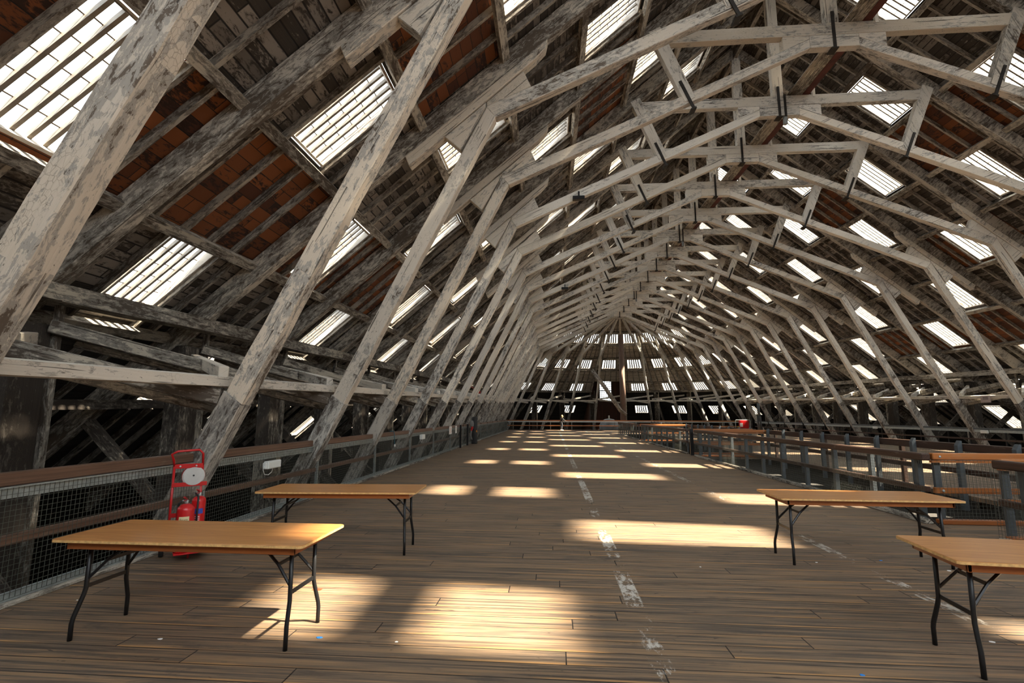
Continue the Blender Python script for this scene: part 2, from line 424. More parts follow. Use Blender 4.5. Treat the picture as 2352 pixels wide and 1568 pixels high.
ceiling = tag(roofmb.obj('ceiling', 'boards', weld=False), kind='structure')
nb = newmb.obj('replaced_boards', 'newboards', ceiling, weld=False); nb['label'] = 'patches of bare red-brown roof boards'
lowmb.obj('low_boards', 'aisleboards', ceiling, weld=False)['label'] = 'boards below the wall plate, aisle shade put into their dark colour'
joists.sort(key=near); rails.sort(key=near)
for t in joists[:100]: mb = MB(); joist_geo(mb, *t); mb.obj('joist', 'joist', ceiling)
mb = MB()
for t in joists[100:]: mb.off = random.uniform(0, 50); joist_geo(mb, *t)
tag(mb.obj('remaining_joists', 'joist', ceiling), kind='stuff')
for t in rails[:100]: mb = MB(); rail_geo(mb, *t); mb.obj('purlin', 'plate', ceiling)
mb = MB()
for t in rails[100:]: mb.off = random.uniform(0, 50); rail_geo(mb, *t)
tag(mb.obj('remaining_purlins', 'plate', ceiling), kind='stuff')
# ---------------------------------------------------------------- roof lights
NWIN = [0]
def window(P, nbars, nlap, wid, lng, bw=None):
    """P(s, t, h): s across 0..1, t up the slope 0..1, h outwards in metres"""
    fr, pn = MB(), MB()
    def bx(s0, s1, t0, t1, h0, h1, along):
        a = [P(s0, t0, h0), P(s1, t0, h0), P(s1, t1, h0), P(s0, t1, h0)]; b = [P(s0, t0, h1), P(s1, t0, h1), P(s1, t1, h1), P(s0, t1, h1)]
        fr.hexa(a, b, Vector(P(0, 1, 0)) - Vector(P(0, 0, 0)) if along else Vector(P(1, 0, 0)) - Vector(P(0, 0, 0)))
    es, et = .05 / wid, .05 / lng
    bx(-es, 0, -et, 1 + et, -.04, .13, 1); bx(1, 1 + es, -et, 1 + et, -.04, .13, 1)
    bx(0, 1, -et, 0, -.04, .13, 0); bx(0, 1, 1, 1 + et, -.04, .13, 0)
    barmb = MB(); fr_, barfr = fr, barmb
    for i in range(1, nbars + 1):
        s = i / (nbars + 1); w = (bw if bw else .030) / wid
        a = [P(s - w, 0, .04), P(s + w, 0, .04), P(s + w, 1, .04), P(s - w, 1, .04)]; b = [P(s - w, 0, .10), P(s + w, 0, .10), P(s + w, 1, .10), P(s - w, 1, .10)]
        barmb.hexa(a, b, Vector(P(0, 1, 0)) - Vector(P(0, 0, 0)))
    for i in range(nbars + 1):
        for l in range(1, nlap + 1):
            t = l / (nlap + 1) + (.012 if i % 2 else -.012); w = .010 / lng
            s0, s1 = i / (nbars + 1) + .02 / wid, (i + 1) / (nbars + 1) - .02 / wid
            a = [P(s0, t - w, .085), P(s1, t - w, .085), P(s1, t + w, .085), P(s0, t + w, .085)]; b = [P(s0, t - w, .095), P(s1, t - w, .095), P(s1, t + w, .095), P(s0, t + w, .095)]
            barmb.hexa(a, b, (1, 0, 0))
    pn.face([P(0, 0, .10), P(1, 0, .10), P(1, 1, .10), P(0, 1, .10)])
    return fr.mesh('window_frame', 'frame'), barmb.mesh('glazing_bars', 'bar'), pn.mesh('pane', 'glass')
def put_window(meshes, loc=(0, 0, 0)):
    NWIN[0] += 1
    o = D.objects.new('window_%d' % NWIN[0], meshes[0]); COL.objects.link(o); o.location = loc; tag(o, kind='structure')
    addmesh('glazing_bars', meshes[1], o); addmesh('pane', meshes[2], o)
    return o
xa, xb = XB[RA] + .17, XB[RA + 1] - .15
wm = {}
for side in (-1, 1):
    def P(s, t, h, side=side):
        q = rp(xa + (xb - xa) * t, F0 * BAY + .05 + (F1 - F0) * BAY * s * .94 + Y0, h, side); return q
    wm[side] = window(P, 5, 5, (F1 - F0) * BAY, (xb - xa) / NB)
for side in (-1, 1):
    for k in range(0, NK):
        for j in range(RA - 2, RA + 8):
            if is_win(k, j, side):
                dx = (XB[j] - XB[RA]); base = W(dx if side < 0 else -dx, fy(k), RS * dx)
                put_window(wm[side], (base[0], base[1] - Y0, base[2]))
# ---------------------------------------------------------------- roof trusses
TH = .24
def wob(p, q, n, amp):
    r = []
    for i in range(n + 1):
        t = i / n; a = amp if 0 < i < n else 0
        r.append((p[0] + (q[0] - p[0]) * t + random.uniform(-a, a), p[1] + (q[1] - p[1]) * t + random.uniform(-a, a) * .4))
    return r
def lowr(x): return 3.54 + .85 * (x + 7.28)          # lower edge of the principal rafter
def half_parts(T=None, front=0.0, th=TH, amp=.010, xe=7.459, xr_=8.1, xs=-13, hr=.56):
    """timbers of one half of a frame, left-hand coordinates; returns (name, MB, material)"""
    y0, y1 = front, front + th; L = []
    mb = MB(); a = wob((-6.69, -2.6), (-1.36, 8.16), 26, amp); b = wob((-6.37, -2.6), (-1.15, 7.9), 26, amp)
    for i in range(26): 
        q = [a[i], b[i], b[i + 1], a[i + 1]]; g = (a[-1][0] - a[0][0], 0, a[-1][1] - a[0][1])
        pa = [(p[0], y0, p[1]) for p in q]; pb = [(p[0], y1, p[1]) for p in q]
        f = T or (lambda x, y, z: (x, y, z)); g = Vector(f(*pa[3])) - Vector(f(*pa[0]))
        A, Bq = [f(*p) for p in pa], [f(*p) for p in pb]
        mb.face(A, g); mb.face(Bq[::-1], g); mb.face([A[2], A[1], Bq[1], Bq[2]], g); mb.face([A[0], A[3], Bq[3], Bq[0]], g)
        if i == 0: mb.face([A[1], A[0], Bq[0], Bq[1]])
        if i == 25: mb.face([A[3], A[2], Bq[2], Bq[3]])
    L.append(('strut', mb, 'truss'))
    mb = MB(); ax = lambda z: -4.97 + .492 * (z - .9); bx = lambda z: -4.63 + .497 * (z - .9)
    L.append(('strut_foot', mb.prism([(ax(-2.7) - .012, -2.7), (bx(-2.7) + .012, -2.7), (bx(1.66) + .012, 1.66), (ax(1.86) - .012, 1.86)], y0 - .014, y1 + .012, None, T), 'foot'))
    mb = MB(); ze = 7.9 + .4446 * (xe + 1.15); a = wob((-1.15, 7.9), (xe, ze), 14, amp * .6); b = wob((-1.36, 8.16), (xe, ze + .273), 14, amp * .6)
    L.append(('upper_beam', mb.prism(a + b[::-1], y0 + .004, y1 - .004, (1, 0, .4476), T), 'truss'))
    mb = MB(); L.append(('rafter', mb.prism([(xs, lowr(xs)), (xr_, lowr(xr_)), (xr_, lowr(xr_) + hr), (xs, lowr(xs) + hr)], y0 + .01, y1 - .01, (1, 0, .85), T), 'rafter'))
    mb = MB(); L.append(('packing_piece', mb.prism([(-3.14, lowr(-3.14) - .01), (0, lowr(0) - .01), (-.05, 9.5), (-.28, 9.24), (-3.05, 6.83)], y0 - .012, y1 + .005, (1, 0, .85), T), 'truss'))
    mb = MB(); L.append(('gusset_block', mb.prism([(-2.27, 7.49), (-1.92, 7.17), (-1.37, 8.16), (-1.36, 8.27)], y0 + .008, y1 - .01, (1, 0, .85), T), 'truss'))
    mb = MB(); L.append(('gusset_block', mb.prism([(-1.35, 8.27), (-.54, 8.98), (-.37, 8.60), (-1.35, 8.165)], y0 + .008, y1 - .01, (1, 0, .85), T), 'truss'))
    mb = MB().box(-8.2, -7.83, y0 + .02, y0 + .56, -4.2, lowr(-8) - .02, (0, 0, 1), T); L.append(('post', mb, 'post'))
    mb = MB().box(-7.87, -7.76, y0 + .57, y0 + .68, -4.2, 3.48, (0, 0, 1), T); L.append(('post_cleat', mb, 'plate'))
    mb = MB().beam((-10.0, y0 + .12, 1.3), (-6.9, y0 + .12, -1.6), .16, .24, T=T); L.append(('raking_brace', mb, 'post'))
    return L
def full_truss_meshes():
    parts = []
    for mir in (0, 1):
        T = None if not mir else (lambda x, y, z: (2 * XC - x, y, z))
        for n, mb, m in half_parts(T): 
            parts.append((n, mb.mesh(n, m, bevel=.014), []))
        # plan bracing between the strut foot and the neighbouring posts
        for p, q, w, d in (((-4.62, .12, 2.10), (-7.75, BAY + .2, 2.72), .13, .20), 
                           ((-4.60, .02, 1.76), (-7.80, -BAY + .5, 2.80), .20, .21), ((-4.80, .34, 1.62), (-7.80, -BAY + .95, 2.62), .13, .18)):
            parts.append(('plan_brace', MB().beam(p, q, w, d, T=T).mesh('plan_brace', 'plate' if p[2] < 2 else 'truss', bevel=.012), []))
        # hanger with its iron strap
        hg = MB().prism([(2.96, 12.50), (3.30, 12.66), (4.20, 10.36), (3.90, 10.22)], -.02, TH - .03, (1, 0, -2.5), T).mesh('hanger', 'truss', bevel=.012)
        d = Vector((.40, 0, -.9165)); c = Vector((3.78, 0, 10.86)); e = Vector((4.14, 0, 9.98)); px = Vector((.9165, 0, .40)) * .04
        st = MB(); q = [c - px, c + px, e + px, e - px]
        st.prism([(v.x, v.z) for v in q], -.055, -.02, None, T)
        st.prism([((e - px * 2.0).x, (e - px * 2.0).z), ((e + px * 2.0).x, (e + px * 2.0).z), ((e + px * 2.0 - d * .05).x, (e + px * 2.0 - d * .05).z), ((e - px * 2.0 - d * .05).x, (e - px * 2.0 - d * .05).z)], -.05, TH, None, T)
        parts.append(('hanger', hg, [('strap', st.mesh('strap', 'iron'))]))
        wb = MB().prism([(6.72, 12.11), (7.455, 12.11), (7.455, 12.005), (6.72, 11.675)], .004, TH - .006, (1, 0, 0), T)
        parts.append(('wedge_block', wb.mesh('wedge_block', 'truss', bevel=.008), []))
    parts.append(('crown_block', MB().prism([(7.459, 11.727), (8.796, 11.727), (8.796, 12.105), (7.459, 12.105)], -.002, TH, (1, 0, 0)).mesh('crown_block', 'truss', bevel=.01), []))
    a = wob((3.32, 12.11), (2 * XC - 3.32, 12.11), 12, .006); b = wob((3.32, 12.48), (2 * XC - 3.32, 12.48), 12, .006)
    parts.append(('collar_beam', MB().prism(a + b[::-1], -.006, TH - .01, (1, 0, 0)).mesh('collar_beam', 'truss', bevel=.012), []))
    kp = MB().box(XC - .18, XC + .18, .01, TH - .02, 12.485, 16.9, (0, 0, 1)).mesh('king_post', 'truss', bevel=.012)
    st = MB().box(XC - .045, XC + .035, -.035, -.008, 11.70, 12.82).box(XC - .10, XC + .09, -.035, TH + .02, 11.665, 11.70)
    parts.append(('king_post', kp, [('strap', st.mesh('strap', 'iron'))]))
    return parts
TP = full_truss_meshes()
for k in range(0, NK + 1):
    if k == 0: lab = 'whitewashed timber roof truss right over the viewer'
    elif k == 1: lab = 'flaking whitewashed roof truss whose broad raking strut fills the top left corner'
    elif k == NK: lab = 'whitewashed roof truss farthest from the camera, carrying the ring of fanned rafters'
    else: lab = 'whitewashed timber roof truss, %s along the hall from the top left corner' % ORD[k - 1]
    t = thing('roof_truss', lab, 'roof truss', (DL * k * BAY, fy(k), G * k * BAY), 0, 'timber roof trusses down the hall')
    for n, me, subs in TP:
        o = addmesh(n, me, t)
        for sn, sm in subs: addmesh(sn, sm, o)
        if k <= 4 and me.materials[0] == M['truss']: o.material_slots[0].link = 'OBJECT'; o.material_slots[0].material = M['oldtruss']
# ---------------------------------------------------------------- half trusses round the far end
NBAY = 11; DP = math.pi / NBAY
for i in range(NBAY - 1):
    ph = (i - (NBAY - 2) / 2) * DP; sn, cs = math.sin(ph), math.cos(ph)
    def T(x, y, z, sn=sn, cs=cs):
        r = XC - x; return W(XC + r * sn + y * cs, YC + r * cs - y * sn, z)
    lab = 'slender whitewashed half truss in the rounded far end, %s from the left' % ORD[i]
    t = thing('end_rib', lab, 'roof truss', (0, 0, 0), 0, 'half trusses round the far end')
    for n, mb, m in half_parts(T, -.11, .22, .006, 7.08, 7.1, -8.05 if i in (NBAY // 2 - 1, NBAY // 2) else -13, .47):
        if n != 'raking_brace': mb.obj(n, m, t)
    for sgn in (-1, 1):
        r = 12.95; r2 = 15.5; pa = ph + sgn * .022; pb = ph + sgn * (DP - .01)
        if abs(pb) > 1.45 or abs(pb) < .10: continue
        p = W(XC + r * math.sin(pa), YC + r * math.cos(pa), 2.2 if sgn > 0 else 1.72); q = W(XC + r2 * math.sin(pb), YC + r2 * math.cos(pb), 2.75 if sgn > 0 else 2.3)
        MB().beam(p, q, .13, .2).obj('plan_brace', 'truss', t)
mb = MB()
for i in range(12):
    a0, a1 = math.pi * (i - 6) / 12, math.pi * (i - 5) / 12
    f = lambda r, a, z: W(XC + r * math.sin(a), YC + .27 + r * math.cos(a), z)
    mb.hexa([f(.35, a0, 11.62), f(.76, a0, 11.62), f(.76, a1, 11.62), f(.35, a1, 11.62)], [f(.35, a0, 12.0), f(.76, a0, 12.0), f(.76, a1, 12.0), f(.35, a1, 12.0)], (1, 0, 0))
tag(mb.obj('crown_ring', 'truss'), 'half ring of timber where the fanned rafters of the far end meet', 'timber ring')
# far-end roof: flat facets with roof lights
endmb, endlow = MB(), MB()
def conep(rho, ph, h=0.0):
    z = RC + RS * (XC - rho) + NB * h; r = rho + RS * NB * h
    return W(XC + r * math.sin(ph), YC + r * math.cos(ph), z)
for i in range(NBAY):
    p0, p1 = (i - NBAY / 2) * DP, (i + 1 - NBAY / 2) * DP; mid = i == NBAY // 2
    for j in range(len(XB) - 1):
        if mid and j <= RA: continue
        ra, rb = XC - XB[j], max(XC - XB[j + 1], .02)
        A, Bc, C_, D_ = [Vector(v) for v in (conep(ra, p0), conep(ra, p1), conep(rb, p1), conep(rb, p0))]
        nrm = (Bc - A).cross(D_ - A).normalized()
        if nrm.z < 0: nrm = -nrm
        def Q(s, t): return A * (1 - s) * (1 - t) + Bc * s * (1 - t) + C_ * s * t + D_ * (1 - s) * t
        win = j in (RA - 2, RA, RA + 2, RA + 4)
        g = Bc - A
        if win:
            wa = (Bc - A).length; wid = min(1.75, wa * .62); wt = (C_ - D_).length
            hs = wid / ((wa + wt) / 2) / 2; s0, s1 = .5 - hs, .5 + hs; t0, t1 = .12, .80
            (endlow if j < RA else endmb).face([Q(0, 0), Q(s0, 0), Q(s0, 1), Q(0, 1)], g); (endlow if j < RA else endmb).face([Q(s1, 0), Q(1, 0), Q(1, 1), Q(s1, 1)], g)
            (endlow if j < RA else endmb).face([Q(s0, 0), Q(s1, 0), Q(s1, t0), Q(s0, t0)], g); (endlow if j < RA else endmb).face([Q(s0, t1), Q(s1, t1), Q(s1, 1), Q(s0, 1)], g)
            put_window(window(lambda s, t, h: tuple(Q(s0 + (s1 - s0) * s, t0 + (t1 - t0) * t) + nrm * h), 5, 5, wid, (D_ - A).length * .68, .085))
        else:
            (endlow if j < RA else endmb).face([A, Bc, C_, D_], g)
        for f in ((.2, .8) if win else (.2, .4, .6, .8)):
            endq = [Q(f - .018, 0), Q(f + .018, 0)]
            if j >= RA and (Bc - A).length > 1.2:
                a = [Q(f - .012, .02), Q(f + .012, .02), Q(f + .012, .98), Q(f - .012, .98)]
                joists_end = globals().setdefault('JE', MB()); joists_end.hexa([v - nrm * .12 for v in a], [v - nrm * .003 for v in a], D_ - A)
        if j >= RA:
            pe = globals().setdefault('PE', MB()); e_ = (C_ - D_); le = e_.length
            if le > .5: pe.beam(D_ + e_ * (.17 / le) - nrm * .16, C_ - e_ * (.17 / le) - nrm * .16, .10, .13, up=tuple(nrm))
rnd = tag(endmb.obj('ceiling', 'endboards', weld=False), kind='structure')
endlow.obj('low_boards', 'aisleboards', rnd, weld=False)['label'] = 'boards below the wall plate, aisle shade put into their dark colour'
tag(JE.obj('remaining_joists', 'joist', rnd), kind='stuff'); tag(PE.obj('remaining_purlins', 'plate', rnd), kind='stuff')
# recessed bay with the tall window in the middle of the far end
yw = YC + 16.5; xl, xr = XC - 2.39, XC + 2.39; zt = RC + RS * (XC - 12.85) + .02
wx0, wx1, wz0, wz1 = 7.22, 8.90, 2.02, 5.55
mb = MB()
for a, b_, c, d in ((xl, wx0, -4.4, zt), (wx1, xr, -4.4, zt), (wx0, wx1, -4.4, wz0), (wx0, wx1, wz1, zt)):
    mb.face([W(a, yw, c), W(b_, yw, c), W(b_, yw, d), W(a, yw, d)], (0, 0, 1))
mb.face([W(xl, YC + 12.6, zt), W(xr, YC + 12.6, zt), W(xr, yw, zt), W(xl, yw, zt)], (0, 1, 0))
def RPt(r, ph, z): return W(XC + r * math.sin(ph), YC + r * math.cos(ph), z)
rw = 16.5 / math.cos(DP / 2)
for ph in (-DP / 2, DP / 2):
    zc = RC + RS * (XC - rw)
    mb.face([RPt(12.8, ph, zt), RPt(rw, ph, zt), RPt(rw, ph, zc - .02)], (0, 0, 1))
    mb.face([RPt(rw - .02, ph, zc + .1), RPt(25, ph, RC + RS * (XC - 25) + .1), RPt(25, ph, -5.5), RPt(rw - .02, ph, -5.5)], (0, 0, 1))
M['gable'] = boards('dark_red_brown_boarding', (.075, .026, .016), (.05, .02, .013), (.03, .014, .010), .6, .2, 6.0)
tag(mb.obj('wall_far', 'gable', weld=False), kind='structure')
fr = MB(); bars = MB(); pn = MB()
for i in range(8):
    x = wx0 + (wx1 - wx0) * i / 7; bars.box(x - .04, x + .04, yw + .02, yw + .06, wz0, wz1, (0, 0, 1), W)
for i in range(13):
    z = wz0 + (wz1 - wz0) * i / 12; h = .07 if i in (5, 10) else .03
    bars.box(wx0, wx1, yw + .02, yw + .06, z - h, z + h, (1, 0, 0), W)
for a, b_, c, d in ((wx0 - .09, wx0, wz0 - .09, wz1 + .09), (wx1, wx1 + .09, wz0 - .09, wz1 + .09), (wx0, wx1, wz0 - .09, wz0), (wx0, wx1, wz1, wz1 + .09)):
    fr.box(a, b_, yw - .05, yw + .09, c, d, (0, 0, 1), W)
pn.face([W(wx0, yw + .05, wz0), W(wx1, yw + .05, wz0), W(wx1, yw + .05, wz1), W(wx0, yw + .05, wz1)])
put_window((fr.mesh('window_frame', 'frame'), bars.mesh('glazing_bars', 'bar'), pn.mesh('pane', 'glass')))
# ---------------------------------------------------------------- long timbers that tie the frames together
def longbeam(name, mat, side, x0, x1, z0, z1, ya, yb, label, cat, top=None):
    mb = MB(); n = max(1, int((yb - ya) / 1.7))
    X = lambda x: x if side < 0 else 2 * XC - x
    for i in range(n):
        a, b_ = ya + (yb - ya) * i / n, ya + (yb - ya) * (i + 1) / n; 
        if i % 4 == 0: mb.off = random.uniform(0, 50)
        j0 = random.uniform(-.008, .008)
        xi0, xi1 = sorted((X(x0), X(x1)))
        ins = [(xi0, z0), (xi1, z0), (xi1, z1), (xi0, z1)]
        if top: 
            ins[2 if side < 0 else 3] = ((xi1 if side < 0 else xi0), z1 - top[1]); ins[3 if side < 0 else 2] = ((xi0 if side < 0 else xi1), z1)
            ins[2 if side < 0 else 3] = ((xi1 if side < 0 else xi0), z1 - top[1])
        A = [W(x, a, z + j0) for x, z in ins]; B = [W(x, b_, z + j0) for x, z in ins]
        mb.hexa(A, B, (0, 1, 0))
    return tag(mb.obj(name, mat, weld=False), label, cat)
for side, sd in ((-1, 'left'), (1, 'right')):
    longbeam('wall_plate', 'plate', side, -7.70, -7.36, 3.21, 3.48, -3.5, YC + .3, 'long horizontal timber plate running along the %s posts under the roof lights' % sd, 'beam')
    longbeam('tie_beam', 'oldtruss', side, -4.86, -4.56, 1.91, 2.08, -3.5, YC + .3, 'long horizontal timber joining the feet of the raking struts on the %s side' % sd, 'beam', (0, .04))
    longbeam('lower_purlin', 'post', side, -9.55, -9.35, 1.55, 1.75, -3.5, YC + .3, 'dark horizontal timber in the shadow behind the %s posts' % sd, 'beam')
for sd, rng in (('left', range(0, NBAY // 2)), ('right', range(NBAY // 2 + 1, NBAY))):
    for nm, mt, r, z0, z1, t, lb in (('wall_plate', 'plate', 15.33, 3.21, 3.46, .20, 'upper timber plate curving round the %s half of the far end'), ('tie_beam', 'truss', 12.8, 1.9, 2.1, .2, 'lower timber ring curving round the %s half of the far end')):
        m_ = MB()
        for i in rng:
            p0, p1 = (i - NBAY / 2) * DP, (i + 1 - NBAY / 2) * DP
            m_.beam(W(XC + r * math.sin(p0), YC + r * math.cos(p0), (z0 + z1) / 2), W(XC + r * math.sin(p1), YC + r * math.cos(p1), (z0 + z1) / 2), t, z1 - z0)
        tag(m_.obj(nm, mt), lb % sd, 'beam')
# catwalk lying on the collars
cw = MB()
for i in range(4): cw.box(8.44 + i * .13, 8.44 + i * .13 + .115, -3, YC, 12.50, 12.54, (0, 1, 0), W)
cat = tag(cw.obj('catwalk', 'plate', weld=False), 'long plank catwalk with a dark red edge board lying on the collar beams', 'catwalk')
MB().box(8.95, 9.18, -3, YC, 12.49, 12.55, (0, 1, 0), W).obj('edge_board', 'darkred', cat)
for k in range(1, NK):
    MB().box(9.27, 9.37, fy(k) - .02, fy(k) + .06, 12.40, 12.86, (0, 0, 1), W).obj('stub_post', 'truss', cat)
mb = MB()
tag(mb.prism([(XC - .08, 16.55), (XC + .08, 16.55), (XC + .08, 17.2), (XC - .08, 17.2)], -3, YC - .3, (0, 1, 0), W).obj('ridge_board', 'joist'), 'ridge board along the very top of the roof', 'beam')
# central column of the far end, a fallen-looking leaning spar
mb = MB(); mb.tube([(8.02, 58.0, -4), (8.02, 58.0, 3.0), (8.0, 58.0, 10.9)], .30, 14, rs=[.34, .33, .27])
tag(mb.obj('column', handrail_mat('brown_column', (.10, .055, .035), (.17, .10, .07), .7), smooth=True), 'tall round brown column standing at the centre of the far end', 'column')
mb = MB(); mb.tube([(4.53, 57.4, 6.8), (5.9, 57.4, 4.9), (7.0, 57.4, 3.2), (7.65, 57.4, 2.2), (8.3, 57.4, 1.75)], .2, 10, rs=[.2, .23, .24, .22, .14])
tag(mb.obj('leaning_spar', 'rafter', smooth=True), 'grey spar leaning across the foot of the brown column', 'spar')
# ---------------------------------------------------------------- folding trestle tables
TG = 'folding trestle tables'
def make_table():
    t = thing('trestle_table', '', 'table')
    LX, LY = .99, .37
    pl = MB(); rr = .03; pts = []
    for cx, cy, a0 in ((LX - rr, LY - rr, 0), (-LX + rr, LY - rr, 90), (-LX + rr, -LY + rr, 180), (LX - rr, -LY + rr, 270)):
        for q in range(4): a = math.radians(a0 + 30 * q); pts.append((cx + rr * math.cos(a), cy + rr * math.sin(a)))
    top = [(x, y, .75) for x, y in pts]; bot = [(x, y, .732) for x, y in pts]; ins = [(x * .995, y * .987, .7535) for x, y in pts]
    pl.face(ins, (1, 0, 0)); pl.face(bot[::-1], (1, 0, 0))
    for i in range(len(pts)): j = (i + 1) % len(pts); pl.face([top[i], top[j], ins[j], ins[i]], (1, 0, 0))
    tp = pl.obj('tabletop', 'ply', t)
    ed = MB()
    for i in range(len(pts)): j = (i + 1) % len(pts); ed.face([bot[i], bot[j], top[j], top[i]], (1, 0, 0))
    ed.obj('edge_band', 'plyedge', tp)
    a, b_ = .90, .31
    MB().box(-a, a, -b_, -b_ + .022, .672, .732).obj('apron', 'apron', t, bevel=.003); MB().box(-a, a, b_ - .022, b_, .672, .732).obj('apron', 'apron', t, bevel=.003)
    MB().box(-a, -a + .022, -b_, b_, .672, .732, (0, 1, 0)).obj('apron', 'apron', t); MB().box(a - .022, a, -b_, b_, .672, .732, (0, 1, 0)).obj('apron', 'apron', t)
    for sx in (-1, 1):
        for sy in (-1, 1):
            p = [(sx * .82, sy * .185, .73), (sx * .825, sy * .185, .36), (sx * .83, sy * .192, .315), (sx * .845, sy * .245, .16), (sx * .848, sy * .25, .12), (sx * .848, sy * .25, 0)]
            MB().tube(p, .0165, 8).obj('leg', 'black', t, smooth=True)
            MB().tube([(sx * .822, sy * .185, .42), (sx * .70, sy * .15, .56), (sx * .50, sy * .10, .715)], .0115, 6).obj('brace', 'black', t)
        MB().beam((sx * .824, -.185, .37), (sx * .824, .185, .37), .010, .03).obj('crossbar', 'black', t)
        MB().beam((sx * .70, -.15, .56), (sx * .70, .15, .56), .010, .025).obj('brace_bar', 'black', t)
        MB().box(sx * .82 - .025, sx * .82 + .025, -.22, .22, .715, .733).obj('hinge_plate', 'black', t)
    return t
t0 = make_table()
tables = [(-2.785, 4.02, -.5, 'varnished plywood trestle table on the left, nearest the camera, in front of the red trolley'),
          (-2.67, 6.47, 3.5, 'varnished plywood trestle table farther back on the left, behind the nearest left table'),
          (3.60, 6.52, -.5, 'varnished plywood trestle table on the right in front of the dark brown railing'),
          (3.655, 3.93, -6, 'varnished plywood trestle table cut off by the right edge of the photo')]
for i, (x, y, a, lab) in enumerate(tables):
    t = t0 if i == 0 else dup(t0)
    t.location = (x, y, 0); t.rotation_euler.z = math.radians(a); t['label'] = lab; t['group'] = TG
tag(MB().box(-.045, .045, -.03, .03, 0, .0015).obj('tape_patch', 'sticker'), 'small red tape patch on the deck behind the nearest left table', 'tape').location = (-2.30, 5.02, 0)
# ---------------------------------------------------------------- red extinguisher trolley
TX, TY = -4.54, 6.09
t = thing('extinguisher_trolley', 'red two-wheeled fire extinguisher trolley parked against the mesh railing on the left', 'trolley', (TX, TY, 0), math.radians(40))
for sx in (-1, 1):
    MB().tube([(sx * .15, 0, .12), (sx * .15, 0, 1.05)], .014, 8).obj('side_tube', 'red', t, smooth=True)
MB().tube([(-.15, 0, 1.05), (-.165, -.05, 1.13), (-.19, -.07, 1.20), (-.13, -.075, 1.235), (.095, -.06, 1.245), (.14, -.04, 1.20), (.15, 0, 1.05)], .014, 8).obj('handle', 'red', t, smooth=True)
for z, h, ex in ((1.02, .055, 0), (.80, .05, .06), (.44, .05, 0)):
    MB().box(-.15 - ex * .2, .15 + ex, -.022, -.012, z, z + h).obj('crossbar', 'red', t, bevel=.003)
b = MB()
for x in (-.09, .08): b.lathe([(0, -.030), (.010, -.028), (.012, -.021)], (x, 0, 1.047), 10, 'y')
b.obj('bolt', 'steel', t)
MB().box(-.10, .23, -.48, .0, .09, .105).obj('base_tray', 'red', t, bevel=.004); MB().tube([(.06, -.26, .0), (.06, -.26, .089)], .012, 8).obj('foot', 'red', t)
for sx in (-1, 1):
    w = MB(); w.lathe([(.05, -.02), (.095, -.024), (.105, -.012), (.105, .012), (.095, .024), (.05, .02)], (sx * .205 , -.01 - .03 * (sx < 0), .105), 24, 'x')
    wo = w.obj('wheel', 'rubber', t, smooth=True)
    h = MB(); h.lathe([(.055, -.018), (.06, -.022), (.06, .022), (.055, .018)], (sx * .205 , -.01 - .03 * (sx < 0), .105), 20, 'x'); h.lathe([(0, -.03), (.014, -.03), (.014, .03), (0, .03)], (sx * .205 , -.01 - .03 * (sx < 0), .105), 10, 'x')
    for q in range(6):
        a = q * math.pi / 3; h.beam((sx * .205 , -.01 - .03 * (sx < 0), .105), (sx * .205, -.01 - .03 * (sx < 0) + .055 * math.cos(a), .105 + .055 * math.sin(a)), .018, .012, up=(1, 0, 0))
    h.obj('hub', 'hub', wo)
d = MB(); d.lathe([(0, -.06), (.118, -.06), (.125, -.05), (.125, .045), (.118, .05), (0, .05)], (.06, .05, .92), 28, 'y')
bell = d.obj('alarm_bell', 'red', t, smooth=False)
d = MB(); d.lathe([(0, -.012), (.105, -.010), (.122, .0), (.122, .006), (0, .006)], (.06, -.015, .92), 28, 'y'); d.obj('dome', 'drum', bell)
d = MB(); d.lathe([(0, -.034), (.010, -.033), (.012, -.02)], (.06, 0, .93), 8, 'y'); d.obj('stud', 'black', bell)
# extinguishers standing on the tray
def extinguisher(x, y, r, h, label, hx, stripe):
    e = thing('fire_extinguisher', label, 'fire extinguisher', (TX + x, TY + y, .1065), 0, 'fire extinguishers on the trolley')
    m = MB(); m.lathe([(r * .9, 0), (r, .02), (r, h - r * .8), (r * .93, h - r * .45), (r * .6, h - r * .12), (r * .25, h)], n=26); m.obj('cylinder', 'red', e, smooth=True)
    m = MB(); m.lathe([(.022, h - .01), (.022, h + .035), (.012, h + .045)], n=12); m.tube([(-.05, 0, h + .03), (0, 0, h + .028)], .011, 8); v = m.obj('valve', 'steel', e, smooth=True)
    m = MB(); m.beam((0, 0, h + .045), (.03, -.085, h + .085), .022, .008); m.obj('lever', 'red', v); m = MB(); m.beam((0, 0, h + .035), (.03, -.075, h + .045), .02, .007); m.obj('carry_handle', 'red', v)
    m = MB(); ca, sa = math.cos(math.radians(hx)), math.sin(math.radians(hx)); q = r + .0125; m.tube([(-.05, 0, h + .03), (q * sa * .9, -q * ca * .9, h + .0), (q * sa, -q * ca, h - .12), (q * sa, -q * ca, .12)], .0105, 8); m.obj('hose', 'rubber', e, smooth=True)
    return e
def wrap(mb, r, a0, a1, z0, z1, n=10):
    for i in range(n):
        p = [math.radians(a0 + (a1 - a0) * q / n) for q in (i, i + 1)]
        mb.face([(r * math.sin(p[0]), -r * math.cos(p[0]), z0), (r * math.sin(p[1]), -r * math.cos(p[1]), z0), (r * math.sin(p[1]), -r * math.cos(p[1]), z1), (r * math.sin(p[0]), -r * math.cos(p[0]), z1)])
